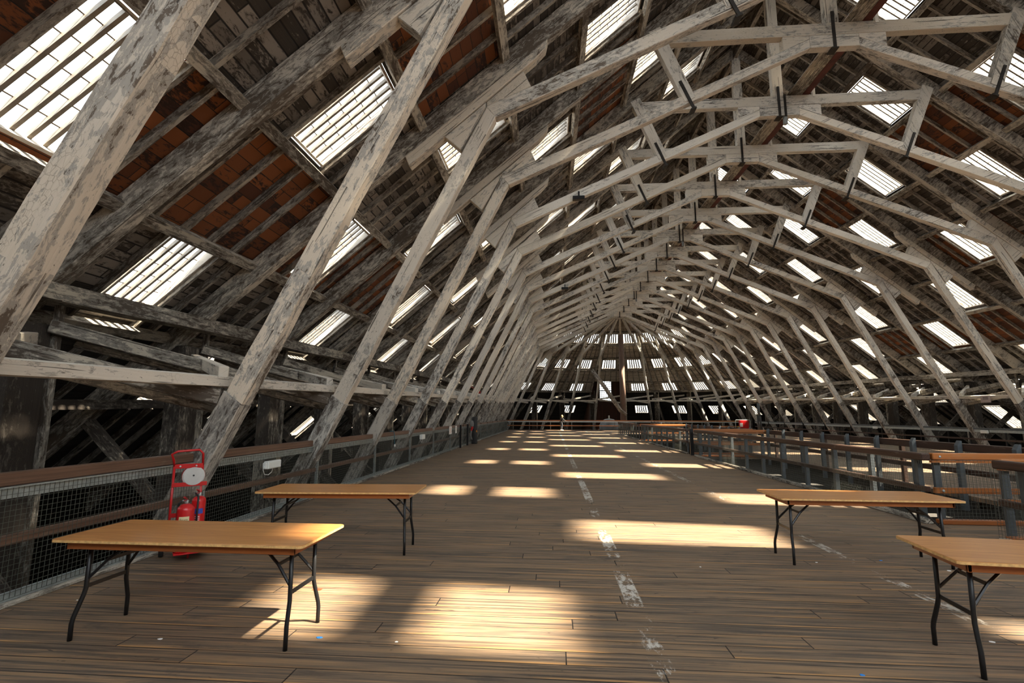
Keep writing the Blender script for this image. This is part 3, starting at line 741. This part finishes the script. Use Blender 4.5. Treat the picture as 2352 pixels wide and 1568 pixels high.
def wraptext(parent, txt, r, size, ang, z, mat):
    cu = D.curves.new('lettering', 'FONT'); cu.body = txt; cu.size = size; cu.align_x = 'CENTER'; cu.align_y = 'CENTER'; cu.resolution_u = 2
    o = D.objects.new('lettering', cu); COL.objects.link(o)
    dg = bpy.context.evaluated_depsgraph_get(); dg.update(); me = D.meshes.new_from_object(o.evaluated_get(dg)); D.objects.remove(o); D.curves.remove(cu)
    for v in me.vertices:
        a = math.radians(ang) + v.co.x / r; y = v.co.y; v.co = (r * math.sin(a), -r * math.cos(a), z + y)
    me.materials.clear(); me.materials.append(M[mat]); return addmesh('lettering', me, parent)
e1 = extinguisher(.235, -.295, .092, .54, 'red foam extinguisher with a cream label, front one on the trolley', -90, 0)
m = MB(); wrap(m, .0935, -5, 62, .335, .405); m.obj('label', 'cream', e1); wraptext(e1, 'Foam', .0945, .038, 28, .37, 'black'); wraptext(e1, 'CE', .0945, .028, -2, .30, 'white')
for z, tx in ((.285, 'FOAM SPRAY'), (.265, 'EXTINGUISHER'), (.24, 'PULL PIN'), (.22, 'AIM AT BASE'), (.20, 'OF FIRE'), (.175, 'SQUEEZE')): 
    pass
for z in (.30, .285, .27, .25, .235, .215, .20):
    m = MB(); wrap(m, .0935, 20, 48, z, z + .006, 4); m.obj('print_line', 'white', e1)
e2 = extinguisher(.25, -.105, .075, .60, 'red powder extinguisher with a blue band, partly behind the front one', 30, 1)
m = MB(); wrap(m, .0765, -10, 75, .40, .46); m.obj('label', 'blue', e2)
for z in (.365, .345, .325, .305, .285, .265, .245):
    m = MB(); wrap(m, .0765, 5, 50, z, z + .007, 4); m.obj('print_line', 'white', e2)
# ---------------------------------------------------------------- small things on the left railing
t = thing('junction_box', 'white electrical box with a looped cable on the mesh railing beside the red trolley', 'electrical box', (XF + .075, 8.42, .84))
MB().box(-.04, .05, -.20, .20, -.06, .07, (0, 1, 0)).obj('housing', 'white', t, bevel=.012); MB().box(.05, .056, -.17, .17, -.045, .055, (0, 1, 0)).obj('lid', 'white', t, bevel=.003)
MB().box(-.03, .03, -.245, -.20, -.05, .05).obj('gland', 'white', t, bevel=.008)
MB().tube([(0, -.24, .0), (0, -.27, -.06), (0, -.22, -.14), (0, -.10, -.16), (0, .0, -.12), (0, .02, -.06)], .006, 6).obj('cable', 'white', t, smooth=True)
t = thing('junction_box', 'small white box high on the left railing, about midway along the deck', 'electrical box', (XF + .085, 18.4, .88))
MB().box(-.05, .06, -.2, .2, -.08, .09).obj('housing', 'white', t, bevel=.012); MB().tube([(0, -.2, -.03), (0, -.22, -.14), (0, -.05, -.20), (0, .05, -.08)], .008, 6).obj('cable', 'white', t)
t = thing('cable', 'blue-green cable hanging over the left handrail before the small white box', 'cable', (XF + .02, 15.2, 0)); M['teal'] = plain('teal_cable', (.03, .16, .22), .5)
MB().tube([(-.12, 0, 1.182), (.0, .0, 1.19), (.02, .02, 1.1), (.02, .05, .85), (.02, .09, .78)], .009, 6).obj('flex', 'teal', t, smooth=True); MB().box(.0, .04, .06, .12, .72, .79).obj('plug', 'white', t, bevel=.008)
for i, (y, lab) in enumerate(((23.8, 'white paper notice fixed to the left railing before the black gate posts'), (25.2, 'narrow white paper notice on the left railing, next to the gate posts'))):
    t = thing('notice', lab, 'notice', (XF + .035, y, .78), 0, 'notices on the left railing')
    w = .3 if i == 0 else .22
    MB().box(0, .006, -w, w, 0, .36, (0, 1, 0)).obj('sheet', 'paper', t)
    m = MB()
    for q in range(7): m.box(.006, .0075, -w * .8, w * (.75 if q % 3 else .4), .05 + q * .04, .06 + q * .04)
    m.obj('print', 'hub' if i == 0 else 'black', t)
for y, lab in ((26.0, 'black gate post on the left of the deck, nearer of two'), (28.2, 'black gate post on the left of the deck, just before the padded column')):
    tag(MB().box(XF + .07, XF + .17, y, y + .1, 0, 1.17, (0, 0, 1)).obj('gate_post', 'black', bevel=.01), lab, 'post', 'black gate posts on the left')
t = thing('padded_column', 'tall black padded column standing against the left railing', 'padded post', (-4.6, 29.9, 0))
MB().lathe([(.02, 0), (.17, .0), (.175, .06), (.175, 1.48), (.15, 1.56), (.02, 1.58)], n=16).obj('padding', 'rubber', t, smooth=True); MB().lathe([(.182, .74), (.182, .86)], n=16).obj('strap', 'black', t)
M['amber'] = plain('amber_clip', (.6, .25, .03), .5); MB().box(.12, .19, -.19, -.15, .68, .80).obj('buckle', 'amber', t)
t = thing('hanging_jacket', 'red and grey garment hanging on the railing beside the black padded column', 'jacket', (-4.62, 29.0, 0)); M['greycloth'] = plain('grey_cloth', (.22, .22, .21), .9)
MB().lathe([(.05, .98), (.11, 1.05), (.12, 1.2), (.08, 1.34), (.03, 1.36)], n=10).obj('hood', 'greycloth', t); MB().tube([(0, .02, 1.15), (.03, -.04, .95), (-.03, -.05, .78)], .06, 8, rs=[.04, .07, .05]).obj('sleeve', 'red', t); MB().tube([(-.02, -.03, .8), (-.06, -.04, .5), (.03, -.02, .28)], .035, 8, rs=[.05, .04, .025]).obj('lining', 'greycloth', t)
# red strap and stops on the struts
t = thing('ratchet_strap', 'short red ratchet strap stretched between two left struts above the tie beam', 'strap', W(-4.35, fy(8) - .05, 2.35))
MB().tube([(0, 0, .22), (.22, 1.7, .02)], .018, 6).obj('webbing', 'red', t); MB().box(.15, .29, 1.62, 1.76, -.08, .06).obj('buckle', 'red', t, bevel=.02)
# ---------------------------------------------------------------- things beyond the far railing and on the right
t = thing('grey_buoy', 'dome-topped grey metal vessel beyond the far railing, left of the brown column', 'metal vessel', (6.7, 60.6, -.4)); M['greysteel'] = plain('dull_grey_paint', (.20, .215, .22), .5, .2, .15, scale=2)
MB().lathe([(1.0, 0), (1.15, .25), (1.15, .9), (.95, 1.35), (.5, 1.62), (.1, 1.7)], n=28).obj('shell', 'greysteel', t, smooth=True); MB().tube([(0, 0, 1.68), (0, 0, 2.05)], .09, 10).obj('vent', 'white', t); MB().lathe([(1.17, .86), (1.19, .9), (1.17, .94)], n=28).obj('band', 'steel', t)
t = thing('red_cabinet', 'low red display cabinet behind the far railing on the right', 'cabinet', (18.35, 50.5, 0)); M['yellow'] = plain('yellow_sign', (.75, .55, .02), .5)
MB().box(-.35, .45, -.2, .2, .35, 1.2).obj('body', 'red', t, bevel=.02); MB().box(-.45, .5, -.22, .22, .32, .36).obj('shelf', 'steel', t); MB().box(-.62, -.42, -.22, -.2, .40, .66).obj('warning_sign', 'yellow', t); MB().box(-.38, -.12, -.225, -.205, .62, .98).obj('white_panel', 'white', t)
MB().tube([(-.75, -.1, 0), (-.75, -.1, 1.22), (-.70, -.1, 1.27), (.6, -.1, 1.27), (.65, -.1, 1.22), (.65, -.1, 0)], .025, 8).obj('hoop', 'steel', t, smooth=True)
for x, y, h, lab in ((17.7, 45.0, 1.62, 'black padded sleeve round a round grey pipe on the right'),):
    t = thing('padded_pipe', lab, 'pipe', (x, y, 0)); MB().lathe([(.02, 0), (.17, 0), (.17, h), (.05, h + .02)], n=14).obj('padding', 'rubber', t, smooth=True); MB().tube([(0, 0, h), (0, 0, 2.75)], .11, 12).obj('pipe', 'greypost', t, smooth=True)
t = thing('plaque', 'small pinkish square plaque hung on the right tie beam', 'sign', W(2 * XC + 4.46, fy(7) + 1.9, 1.86)); M['pinkgrey'] = plain('pinkish_plaque', (.40, .32, .30), .6)
MB().box(-.02, .0, -.28, .28, -.14, .20, (0, 1, 0)).obj('board', 'pinkgrey', t)
m = MB()
for q in range(2): m.box(-.023, -.02, -.15, .15, .02 + q * .07, .05 + q * .07)
m.obj('print', 'black', t)
for i, (y, lab) in enumerate(((26.6, 'white box on the grey right-hand railing, nearest to the camera'), (35.0, 'white box on the grey right-hand railing, farther along'))):
    t = thing('wall_light', lab, 'lamp', (2 * XC + 4.83, y, .93), 0, 'white boxes on the right-hand railing'); MB().box(-.08, .02, -.2, .2, -.07, .08).obj('housing', 'white', t, bevel=.02)
# lamps clamped under the crown of some trusses
for k in (5, 9, 14):
    t = thing('hanging_sensor', 'small grey cylinder hanging under the crown of the %s truss' % ORD[k - 1], 'sensor', W(XC + .19, fy(k), 11.70), 0, 'grey cylinders under the crowns')
    MB().box(-.03, .04, -.04, -.005, -.03, .80).obj('bracket', 'iron', t); MB().lathe([(.05, -.30), (.075, -.28), (.075, -.04), (.06, 0)], (0, .05, 0), 14).obj('housing', 'greysteel', t, smooth=True)
for k, fx in ((5, 1.05), (9, .95)):
    t = thing('black_lamp', 'small black lamp clamped under the upper left beam of the %s truss' % ORD[k - 1], 'lamp', W(fx, fy(k) - .16, 7.9 + .4476 * (fx + 1.15) - .02), 0, 'black lamps under the left beams')
    MB().box(-.22, .2, -.08, .10, -.11, .03).obj('body', 'black', t, bevel=.015); MB().box(-.03, .03, .0, .05, .03, .22).obj('clamp', 'black', t)
# scraps on the deck
SCR = [(-1.18, 3.97, 'paper'), (-1.79, 3.99, 'bluescrap'), (-2.98, 3.86, 'paper'), (-.33, 3.32, 'paper'), (-1.30, 3.17, 'paper'), (2.02, 3.75, 'bluescrap'), (3.85, 6.55, 'bluescrap'), (3.05, 6.4, 'paper'), (4.35, 6.2, 'paper'), (3.30, 4.35, 'paper'), (3.25, 3.05, 'bluescrap'), (-3.9, 4.6, 'paper'), (-4.35, 4.55, 'paper'), (1.65, 6.1, 'paper')]
for i, (x, y, m_) in enumerate(SCR):
    col = 'blue' if m_ == 'bluescrap' else 'white'; s = random.uniform(.009, .018)
    m = MB(); n = 6; p = [(s * random.uniform(.5, 1.1) * 1.6 * math.cos(q), s * random.uniform(.5, 1.1) * math.sin(q)) for q in [2 * math.pi * a / n for a in range(n)]]
    m.hexa([(a, b_, .0005) for a, b_ in p], [(a * .9, b_ * .9, .004) for a, b_ in p], (1, 0, 0))
    o = m.obj('litter_scrap', m_); o.location = (x, y, 0); tag(o, 'tiny %s scrap lying on the deck boards' % col, 'litter', 'tiny %s scraps on the deck' % col)
# ---------------------------------------------------------------- person at the far railing
M['skin'] = plain('skin', (.50, .30, .21), .5); M['jacket'] = plain('black_jacket', (.018, .02, .022), .8); M['trouser'] = plain('dark_trousers', (.03, .033, .042), .85); M['hair'] = plain('blond_hair', (.55, .36, .14), .6); M['shoe'] = plain('pale_shoes', (.75, .72, .68), .6)
def skin_mesh(name, pts, edges, radii, root, mat, parent, lev=2):
    me = D.meshes.new(name); me.from_pydata(pts, edges, []); o = D.objects.new(name, me); COL.objects.link(o)
    sk = o.modifiers.new('skin', 'SKIN'); 
    for v, rr in zip(me.skin_vertices[0].data, radii): v.radius = rr if isinstance(rr, tuple) else (rr, rr)
    me.skin_vertices[0].data[root].use_root = True
    ss = o.modifiers.new('sub', 'SUBSURF'); ss.levels = lev; ss.render_levels = lev
    dg = bpy.context.evaluated_depsgraph_get(); dg.update(); m2 = D.meshes.new_from_object(o.evaluated_get(dg)); D.objects.remove(o); D.meshes.remove(me)
    for p in m2.polygons: p.use_smooth = True
    m2.materials.clear(); m2.materials.append(M[mat]); m2.name = name; o = D.objects.new(name, m2); COL.objects.link(o)
    if parent: o.parent = parent
    return o
pe = thing('person', 'person in a black jacket and dark trousers leaning on the far railing', 'person', (1.0, 56.35, 0), math.radians(-70))
# local frame: the person faces +Y
J = dict(pel=(0, 0, .92), wai=(0, .02, 1.08), che=(0, .07, 1.28), nck=(0, .10, 1.43), hed=(0, .14, 1.53), top=(0, .15, 1.64),
         shl=(-.17, .08, 1.37), ell=(-.22, .20, 1.14), wrl=(-.14, .40, 1.08), shr=(.17, .08, 1.37), elr=(.22, .22, 1.13), wrr=(.13, .42, 1.08),
         hil=(-.09, 0, .88), knl=(-.10, .04, .49), anl=(-.10, -.02, .09), tol=(-.11, .14, .035), hir=(.09, 0, .88), knr=(.10, .10, .50), anr=(.09, .02, .09), tor=(.10, .18, .035))
K = list(J); ix = {n: i for i, n in enumerate(K)}
E_ = [('pel', 'wai'), ('wai', 'che'), ('che', 'nck'), ('nck', 'hed'), ('hed', 'top'), ('che', 'shl'), ('shl', 'ell'), ('ell', 'wrl'), ('che', 'shr'), ('shr', 'elr'), ('elr', 'wrr'), ('pel', 'hil'), ('hil', 'knl'), ('knl', 'anl'), ('anl', 'tol'), ('pel', 'hir'), ('hir', 'knr'), ('knr', 'anr'), ('anr', 'tor')]
RR = dict(pel=(.13, .10), wai=(.12, .09), che=(.14, .10), nck=.055, hed=(.075, .09), top=(.065, .075), shl=.06, ell=.045, wrl=.03, shr=.06, elr=.045, wrr=.03, hil=.085, knl=.06, anl=.042, tol=.035, hir=.085, knr=.06, anr=.042, tor=.035)
skin_mesh('body', [J[n] for n in K], [(ix[a], ix[b_]) for a, b_ in E_], [RR[n] for n in K], 0, 'skin', pe)
def sub(names, edges, grow, nm, mat):
    i2 = {n: i for i, n in enumerate(names)}
    rd = [tuple(v * grow + .012 for v in RR[n]) if isinstance(RR[n], tuple) else RR[n] * grow + .012 for n in names]
    return skin_mesh(nm, [J[n] for n in names], [(i2[a], i2[b_]) for a, b_ in edges], rd, 0, mat, pe)
sub(['pel', 'wai', 'che', 'shl', 'ell', 'wrl', 'shr', 'elr', 'wrr'], [('pel', 'wai'), ('wai', 'che'), ('che', 'shl'), ('shl', 'ell'), ('ell', 'wrl'), ('che', 'shr'), ('shr', 'elr'), ('elr', 'wrr')], 1.06, 'jacket', 'jacket')
sub(['pel', 'hil', 'knl', 'anl', 'hir', 'knr', 'anr'], [('pel', 'hil'), ('hil', 'knl'), ('knl', 'anl'), ('pel', 'hir'), ('hir', 'knr'), ('knr', 'anr')], 1.05, 'trousers', 'trouser')
for a, b_ in (('anl', 'tol'), ('anr', 'tor')):
    p, q = J[a], J[b_]; MB().tube([(p[0], p[1] - .05, .05), (p[0], p[1] + .05, .055), (q[0], q[1] + .04, .035)], .05, 8, rs=[.045, .05, .035]).obj('shoe', 'shoe', pe, smooth=True)
m = MB(); m.lathe([(.01, .19), (.06, .175), (.095, .12), (.105, .05), (.10, -.02), (.085, -.09), (.05, -.12)], (0, .105, 1.52), 14); m.obj('hair', 'hair', pe, smooth=True)
for sx in (-1, 1):
    m = MB(); 
    for f in range(5):
        w = (sx * (.135 - .014 * (f - 2)), .43, 1.085 - .002 * f)
        if f == 4: m.tube([(sx * .115, .40, 1.09), (sx * .09, .43, 1.10), (sx * .085, .46, 1.09)], .009, 6)
        else: m.tube([(sx * .135, .40, 1.085), w, (w[0], .47 + .006 * (f % 2), 1.075), (w[0], .49 + .006 * (f % 2), 1.05)], .009, 6)
    m.obj('hand', 'skin', pe, smooth=True)
m = MB(); m.tube([(0, .235, 1.55), (0, .255, 1.525), (0, .235, 1.515)], .012, 6); m.tube([(-.025, .225, 1.485), (.025, .225, 1.485)], .008, 6)
m.obj('face', 'skin', pe, smooth=True)
m = MB()
for sx in (-1, 1): m.lathe([(.001, -.01), (.010, 0), (.001, .01)], (sx * .032, .225, 1.56), 8, 'y')
m.obj('eyes', 'black', pe)

# ---------------------------------------------------------------- deck and ground
VOIDS = [(5.97, 8.9, 8.75, 21.9), (5.97, 8.9, 23.2, 34.6), (5.97, 8.9, 35.9, 46.4), (6.05, 8.9, -6.5, 7.55)]
XL, XR, YA, YB = -5.02, 2 * XC + 4.95, -6.9, 57.1
mb = MB()
def slab(x0, x1, y0, y1): mb.box(x0, x1, y0, y1, -.09, 0.0, (1, 0, 0))
slab(XL, 5.97, YA, YB); slab(8.9, XR, YA, YB)
ys = [YA] + sorted(v for q in VOIDS for v in q[2:]) + [YB]
ys = sorted(ys)
for a, b_ in ((YA, -6.5), (7.55, 8.75), (21.9, 23.2), (34.6, 35.9), (46.4, YB)): slab(5.97, 8.9, a, b_)
slab(5.97, 6.05, -6.5, 7.55)
tag(mb.obj('floor', 'floor', weld=False), kind='structure')
mb = MB(); mb.face([(-40, -30, -4.3), (60, -30, -4.3), (60, 110, -4.3), (-40, 110, -4.3)])
tag(mb.obj('ground', 'ground'), kind='structure')
mb = MB(); yb = fy(-2) + .02
mb.face([(-20, yb, -4.4), (36, yb, -4.4), (36, yb, 6.2), (-20, yb, 6.2)], (1, 0, 0))
tag(mb.obj('wall_back', 'boards', weld=False), kind='structure')  # unseen end wall, kept low so daylight from behind fills the truss fronts
# ---------------------------------------------------------------- left-hand railing, one section between every two struts
def wiremesh(mb, ax, u0, u1, z0, z1, c, step=.048, r=.0017):
    n = int((u1 - u0) / step)
    for i in range(n + 1):
        u = u0 + i * step
        if ax == 'y': mb.box(c - r, c + r, u - r, u + r, z0, z1)
        else: mb.box(u - r, u + r, c - r, c + r, z0, z1)
    for i in range(int((z1 - z0) / step) + 1):
        z = z0 + i * step
        if ax == 'y': mb.box(c - r + .002, c + r + .002, u0, u1, z - r, z + r)
        else: mb.box(u0, u1, c - r + .002, c + r + .002, z - r, z + r)
XF = -4.85
def fence_meshes():
    L = BAY - .006; P = []
    P.append(('handrail', MB().box(-.11, .0, .27, L - .03, 1.045, 1.165, (0, 1, 0)).mesh('handrail', 'rail', bevel=.012)))
    P.append(('channel', MB().box(-.06, -.015, .24, L - .02, .935, 1.042, (0, 1, 0)).box(-.06, .02, .24, L - .02, 1.030, 1.042, (0, 1, 0)).mesh('channel', 'steel')))
    P.append(('mid_rail', MB().box(-.12, -.03, .0, L, .515, .60, (0, 1, 0)).mesh('mid_rail', 'rail', bevel=.01)))
    P.append(('base_rail', MB().box(-.05, .0, .0, L, .035, .105, (0, 1, 0)).mesh('base_rail', 'steel')))
    P.append(('kerb', MB().box(-.12, .06, .0, L, .0, .036, (0, 1, 0)).mesh('kerb', 'plate', bevel=.006)))
    mb = MB(); wiremesh(mb, 'y', .0, L, .06, 1.03, .006); P.append(('mesh_panel', mb.mesh('mesh_panel', 'wire', weld=False)))
    P.append(('post', MB().box(-.05, .0, .20, .25, .0, 1.04, (0, 0, 1)).mesh('post', 'steel')))
    return P
FP = fence_meshes()
for k in range(0, 16):
    if k == 1: lab = 'wire mesh railing with brown handrail at the left edge, before the red trolley'
    elif k == 2: lab = 'wire mesh railing with brown handrail just beyond the red trolley, carrying the white box'
    else: lab = 'wire mesh railing with brown handrail, %s section along the left of the deck' % ORD[k]
    t = thing('mesh_railing', lab, 'railing', (XF, fy(k), 0), 0, 'mesh railing along the left side')
    for n, me in FP: addmesh(n, me, t)
# ---------------------------------------------------------------- railings round the openings in the deck
def void_rail(label, x, ya, yb, face, steel_side, top='darkrail', mesh=True):
    """railing along Y at x; face=+1: deck lies on the -x side"""
    t = thing('timber_railing', label, 'railing', (x, ya, 0), 0, 'railings round the deck openings'); L = yb - ya; f = face
    sg = lambda a, b_: (min(a * f, b_ * f), max(a * f, b_ * f))
    a, b_ = sg(-.03, .12); MB().box(a, b_, 0, L, .98, 1.095, (0, 1, 0)).obj('handrail', top, t, bevel=.018)
    a, b_ = sg(.0, .07); MB().box(a, b_, 0, L, .49, .575, (0, 1, 0)).obj('mid_rail', 'darkrail', t, bevel=.01)
    a, b_ = sg(-.06, .06); MB().box(a, b_, 0, L, .0, .07, (0, 1, 0)).obj('kerb', 'plate', t, bevel=.01)
    n = max(2, round(L / 1.35)); st = MB()
    pts = []
    for i in range(n + 1):
        y = .3 + (L - .6) * i / n; a, b_ = sg(.075, .155)
        pm = MB(); pm.box(a, b_, y - .045, y + .045, -.25, 1.02, (0, 0, 1)); pm.obj('post', 'greypost', t, bevel=.006)
    if mesh:
        m_ = MB(); wiremesh(m_, 'y', 0, L, .07, .98, -.04 * f, .05, .0016); m_.obj('mesh_panel', 'wire', t, weld=False)
    return t
void_rail('dark brown railing with grey posts along the deck opening, behind the right-hand table', 5.95, 8.75, 21.9, 1, 1)
void_rail('dark brown railing farther down the deck, beyond the black corner post', 5.95, 23.2, 34.6, 1, 1)
void_rail('farthest stretch of dark brown railing beside the deck opening', 5.95, 35.9, 46.4, 1, 1)
void_rail('dark brown railing cut off by the right edge, above the nearest right table', 6.03, -1.0, 7.55, 1, 1)
for i, (a, b_) in enumerate(((8.75, 21.9), (23.2, 34.6), (35.9, 46.4))):
    t = thing('timber_railing', 'dark railing on the far side of the %s deck opening' % ('nearest', 'middle', 'farthest')[i], 'railing', (8.95, a, 0), 0, 'railings round the deck openings'); L = b_ - a
    MB().box(-.10, .02, 0, L, .93, 1.10, (0, 1, 0)).obj('handrail', 'darkrail', t, bevel=.01)
    MB().box(-.05, .0, 0, L, .44, .56, (0, 1, 0)).obj('mid_rail', 'darkrail', t, bevel=.01)
    n = round(L / 1.5)
    for q in range(n + 1):
        y = .3 + (L - .6) * q / n
        MB().prism([(-.20, -.3), (-.105, -.3), (-.105, 1.16), (-.14, 1.16), (-.20, 1.06)], y - .05, y + .05, (0, 0, 1)).obj('post', 'greypost', t)
    for q in range(n // 2):
        y = 1.5 + (L - 2) * q / max(1, n // 2 - 1); MB().box(.02, .11, y - .05, y + .05, 0, 1.0, (0, 0, 1)).obj('timber_post', 'darkrail', t)
    m_ = MB(); wiremesh(m_, 'y', 0, L, .04, .93, .03, .05, .0016); m_.obj('mesh_panel', 'wire', t, weld=False)
def cross_rail(label, y, x0, x1, mesh=True, f=1):
    t = thing('timber_railing', label, 'railing', (x0, y, 0), 0, 'railings round the deck openings'); L = x1 - x0
    MB().box(0, L, -.05, .06, .995, 1.10, (1, 0, 0)).obj('handrail', 'orangerail', t, bevel=.012)
    MB().box(0, L, -.02, .05, .945, .982, (1, 0, 0)).obj('batten', 'orangerail', t)
    MB().box(0, L, -.03, .04, .47, .56, (1, 0, 0)).obj('mid_rail', 'orangerail', t, bevel=.008)
    MB().box(0, L, -.06, .06, 0, .07, (1, 0, 0)).obj('kerb', 'apron', t, bevel=.01)
    for q in range(3):
        x = .12 + (L - .24) * q / 2; MB().box(x - .05, x + .05, .06 * f - .0, .06 * f + .05, -.2, .99, (0, 0, 1)).obj('post', 'greypost', t)
    b = MB()
    for x in (.10, L - .1):
        for z in (1.045, .515): b.lathe([(0, -.065), (.018, -.06), (.022, -.045)], (x, 0, z), 8, 'y')
    b.obj('bolt', 'steel', t)
    if mesh: m_ = MB(); wiremesh(m_, 'x', 0, L, .07, .99, -.045, .055, .0016); m_.obj('mesh_panel', 'wire', t, weld=False)
cross_rail('bright orange varnished railing closing the near end of the deck opening', 8.78, 6.09, 8.83)
cross_rail('orange varnished railing closing the far end of the nearest deck opening', 21.85, 6.09, 8.83)
cross_rail('orange railing at the near end of the middle deck opening', 23.25, 6.09, 8.83)
cross_rail('orange railing closing the far end of the middle deck opening', 34.55, 6.09, 8.83)
cross_rail('orange railing at the near end of the farthest deck opening', 35.95, 6.09, 8.83)
cross_rail('orange railing behind the cut-off brown railing at the right edge', 7.62, 6.16, 8.83)
# black corner post
tag(MB().box(5.9, 6.04, 22.4, 22.56, 0, 1.12, (0, 0, 1)).obj('corner_post', 'black', bevel=.01), 'black post standing where the two brown railings meet', 'post')
# grey railing along the right-hand struts
for k in range(4, 16):
    t = thing('steel_railing', 'grey steel railing along the right-hand struts, %s section from the near end' % ORD[k - 4], 'railing', (2 * XC + 4.86, fy(k), 0), 0, 'grey railing on the far right')
    MB().box(-.03, .08, .27, BAY - .03, 1.04, 1.12, (0, 1, 0)).obj('handrail', 'greypost', t)
    MB().box(.0, .05, .27, BAY - .03, .91, 1.03, (0, 1, 0)).obj('channel', 'steel', t)
    MB().box(.0, .06, 0, BAY, .52, .60, (0, 1, 0)).obj('mid_rail', 'darkrail', t)
    MB().box(-.02, .06, 0, BAY, 0, .1, (0, 1, 0)).obj('kerb', 'darkrail', t)
    for y in (.3, BAY / 2): MB().box(.02, .07, y - .03, y + .03, 0, 1.04, (0, 0, 1)).obj('post', 'black', t)
# railing across the far end of the deck
t = thing('timber_railing', 'long orange-brown railing across the far end of the deck, behind the person', 'railing', (XL, 57.0, 0), 0, 'railings round the deck openings')
L = XR - XL
MB().box(0, L, -.05, .06, 1.03, 1.13, (1, 0, 0)).obj('handrail', 'orangerail', t); MB().box(0, L, .0, .05, .90, 1.02, (1, 0, 0)).obj('channel', 'steel', t)
MB().box(0, L, -.03, .05, .47, .57, (1, 0, 0)).obj('mid_rail', 'orangerail', t); MB().box(0, L, -.05, .05, 0, .08, (1, 0, 0)).obj('kerb', 'rail', t)
for i in range(12): x = .1 + (L - .2) * i / 11; MB().box(x - .05, x + .05, .06, .12, -.2, 1.03, (0, 0, 1)).obj('post', 'greypost', t)

# ---------------------------------------------------------------- camera, sun, sky
cam = D.cameras.new('camera'); co = D.objects.new('camera', cam); COL.objects.link(co)
r = Vector((0.9968692510867868, 0.07902107099366243, 0.0027141438214029956)); u = Vector((0.00877840333969946, -0.14472574620229842, 0.9894328668590879)); fw = Vector((-0.07857885130538783, 0.9863113751372852, 0.144966325063179))
co.matrix_world = Matrix(((r.x, u.x, -fw.x, 0), (r.y, u.y, -fw.y, 0), (r.z, u.z, -fw.z, 1.69), (0, 0, 0, 1)))
cam.sensor_width = 36; cam.lens = 1150.085 / 2352 * 36; cam.clip_start = .05; cam.clip_end = 300
SC.camera = co
sl = D.lights.new('sun', 'SUN'); so = D.objects.new('sun', sl); COL.objects.link(so)
sl.energy = 46; sl.color = (1, .86, .66); sl.angle = math.radians(1.4)
so.rotation_euler = Vector((-.815, .20, -1.0)).to_track_quat('-Z', 'Y').to_euler()
so.location = (30, 20, 30)
wd = D.worlds.new('sky'); SC.world = wd; wd.use_nodes = True
bg = wd.node_tree.nodes['Background']; bg.inputs[0].default_value = (.90, .96, 1, 1); bg.inputs[1].default_value = 3.3
SC.view_settings.view_transform = 'Standard'; SC.view_settings.look = 'None'; SC.view_settings.gamma = 1; SC.view_settings.exposure = 0.72
SC.view_settings.use_curve_mapping = False
SC.cycles.use_denoising = True
SC.cycles.max_bounces = 8; SC.cycles.diffuse_bounces = 5; SC.cycles.transparent_max_bounces = 16; SC.cycles.sample_clamp_indirect = 8
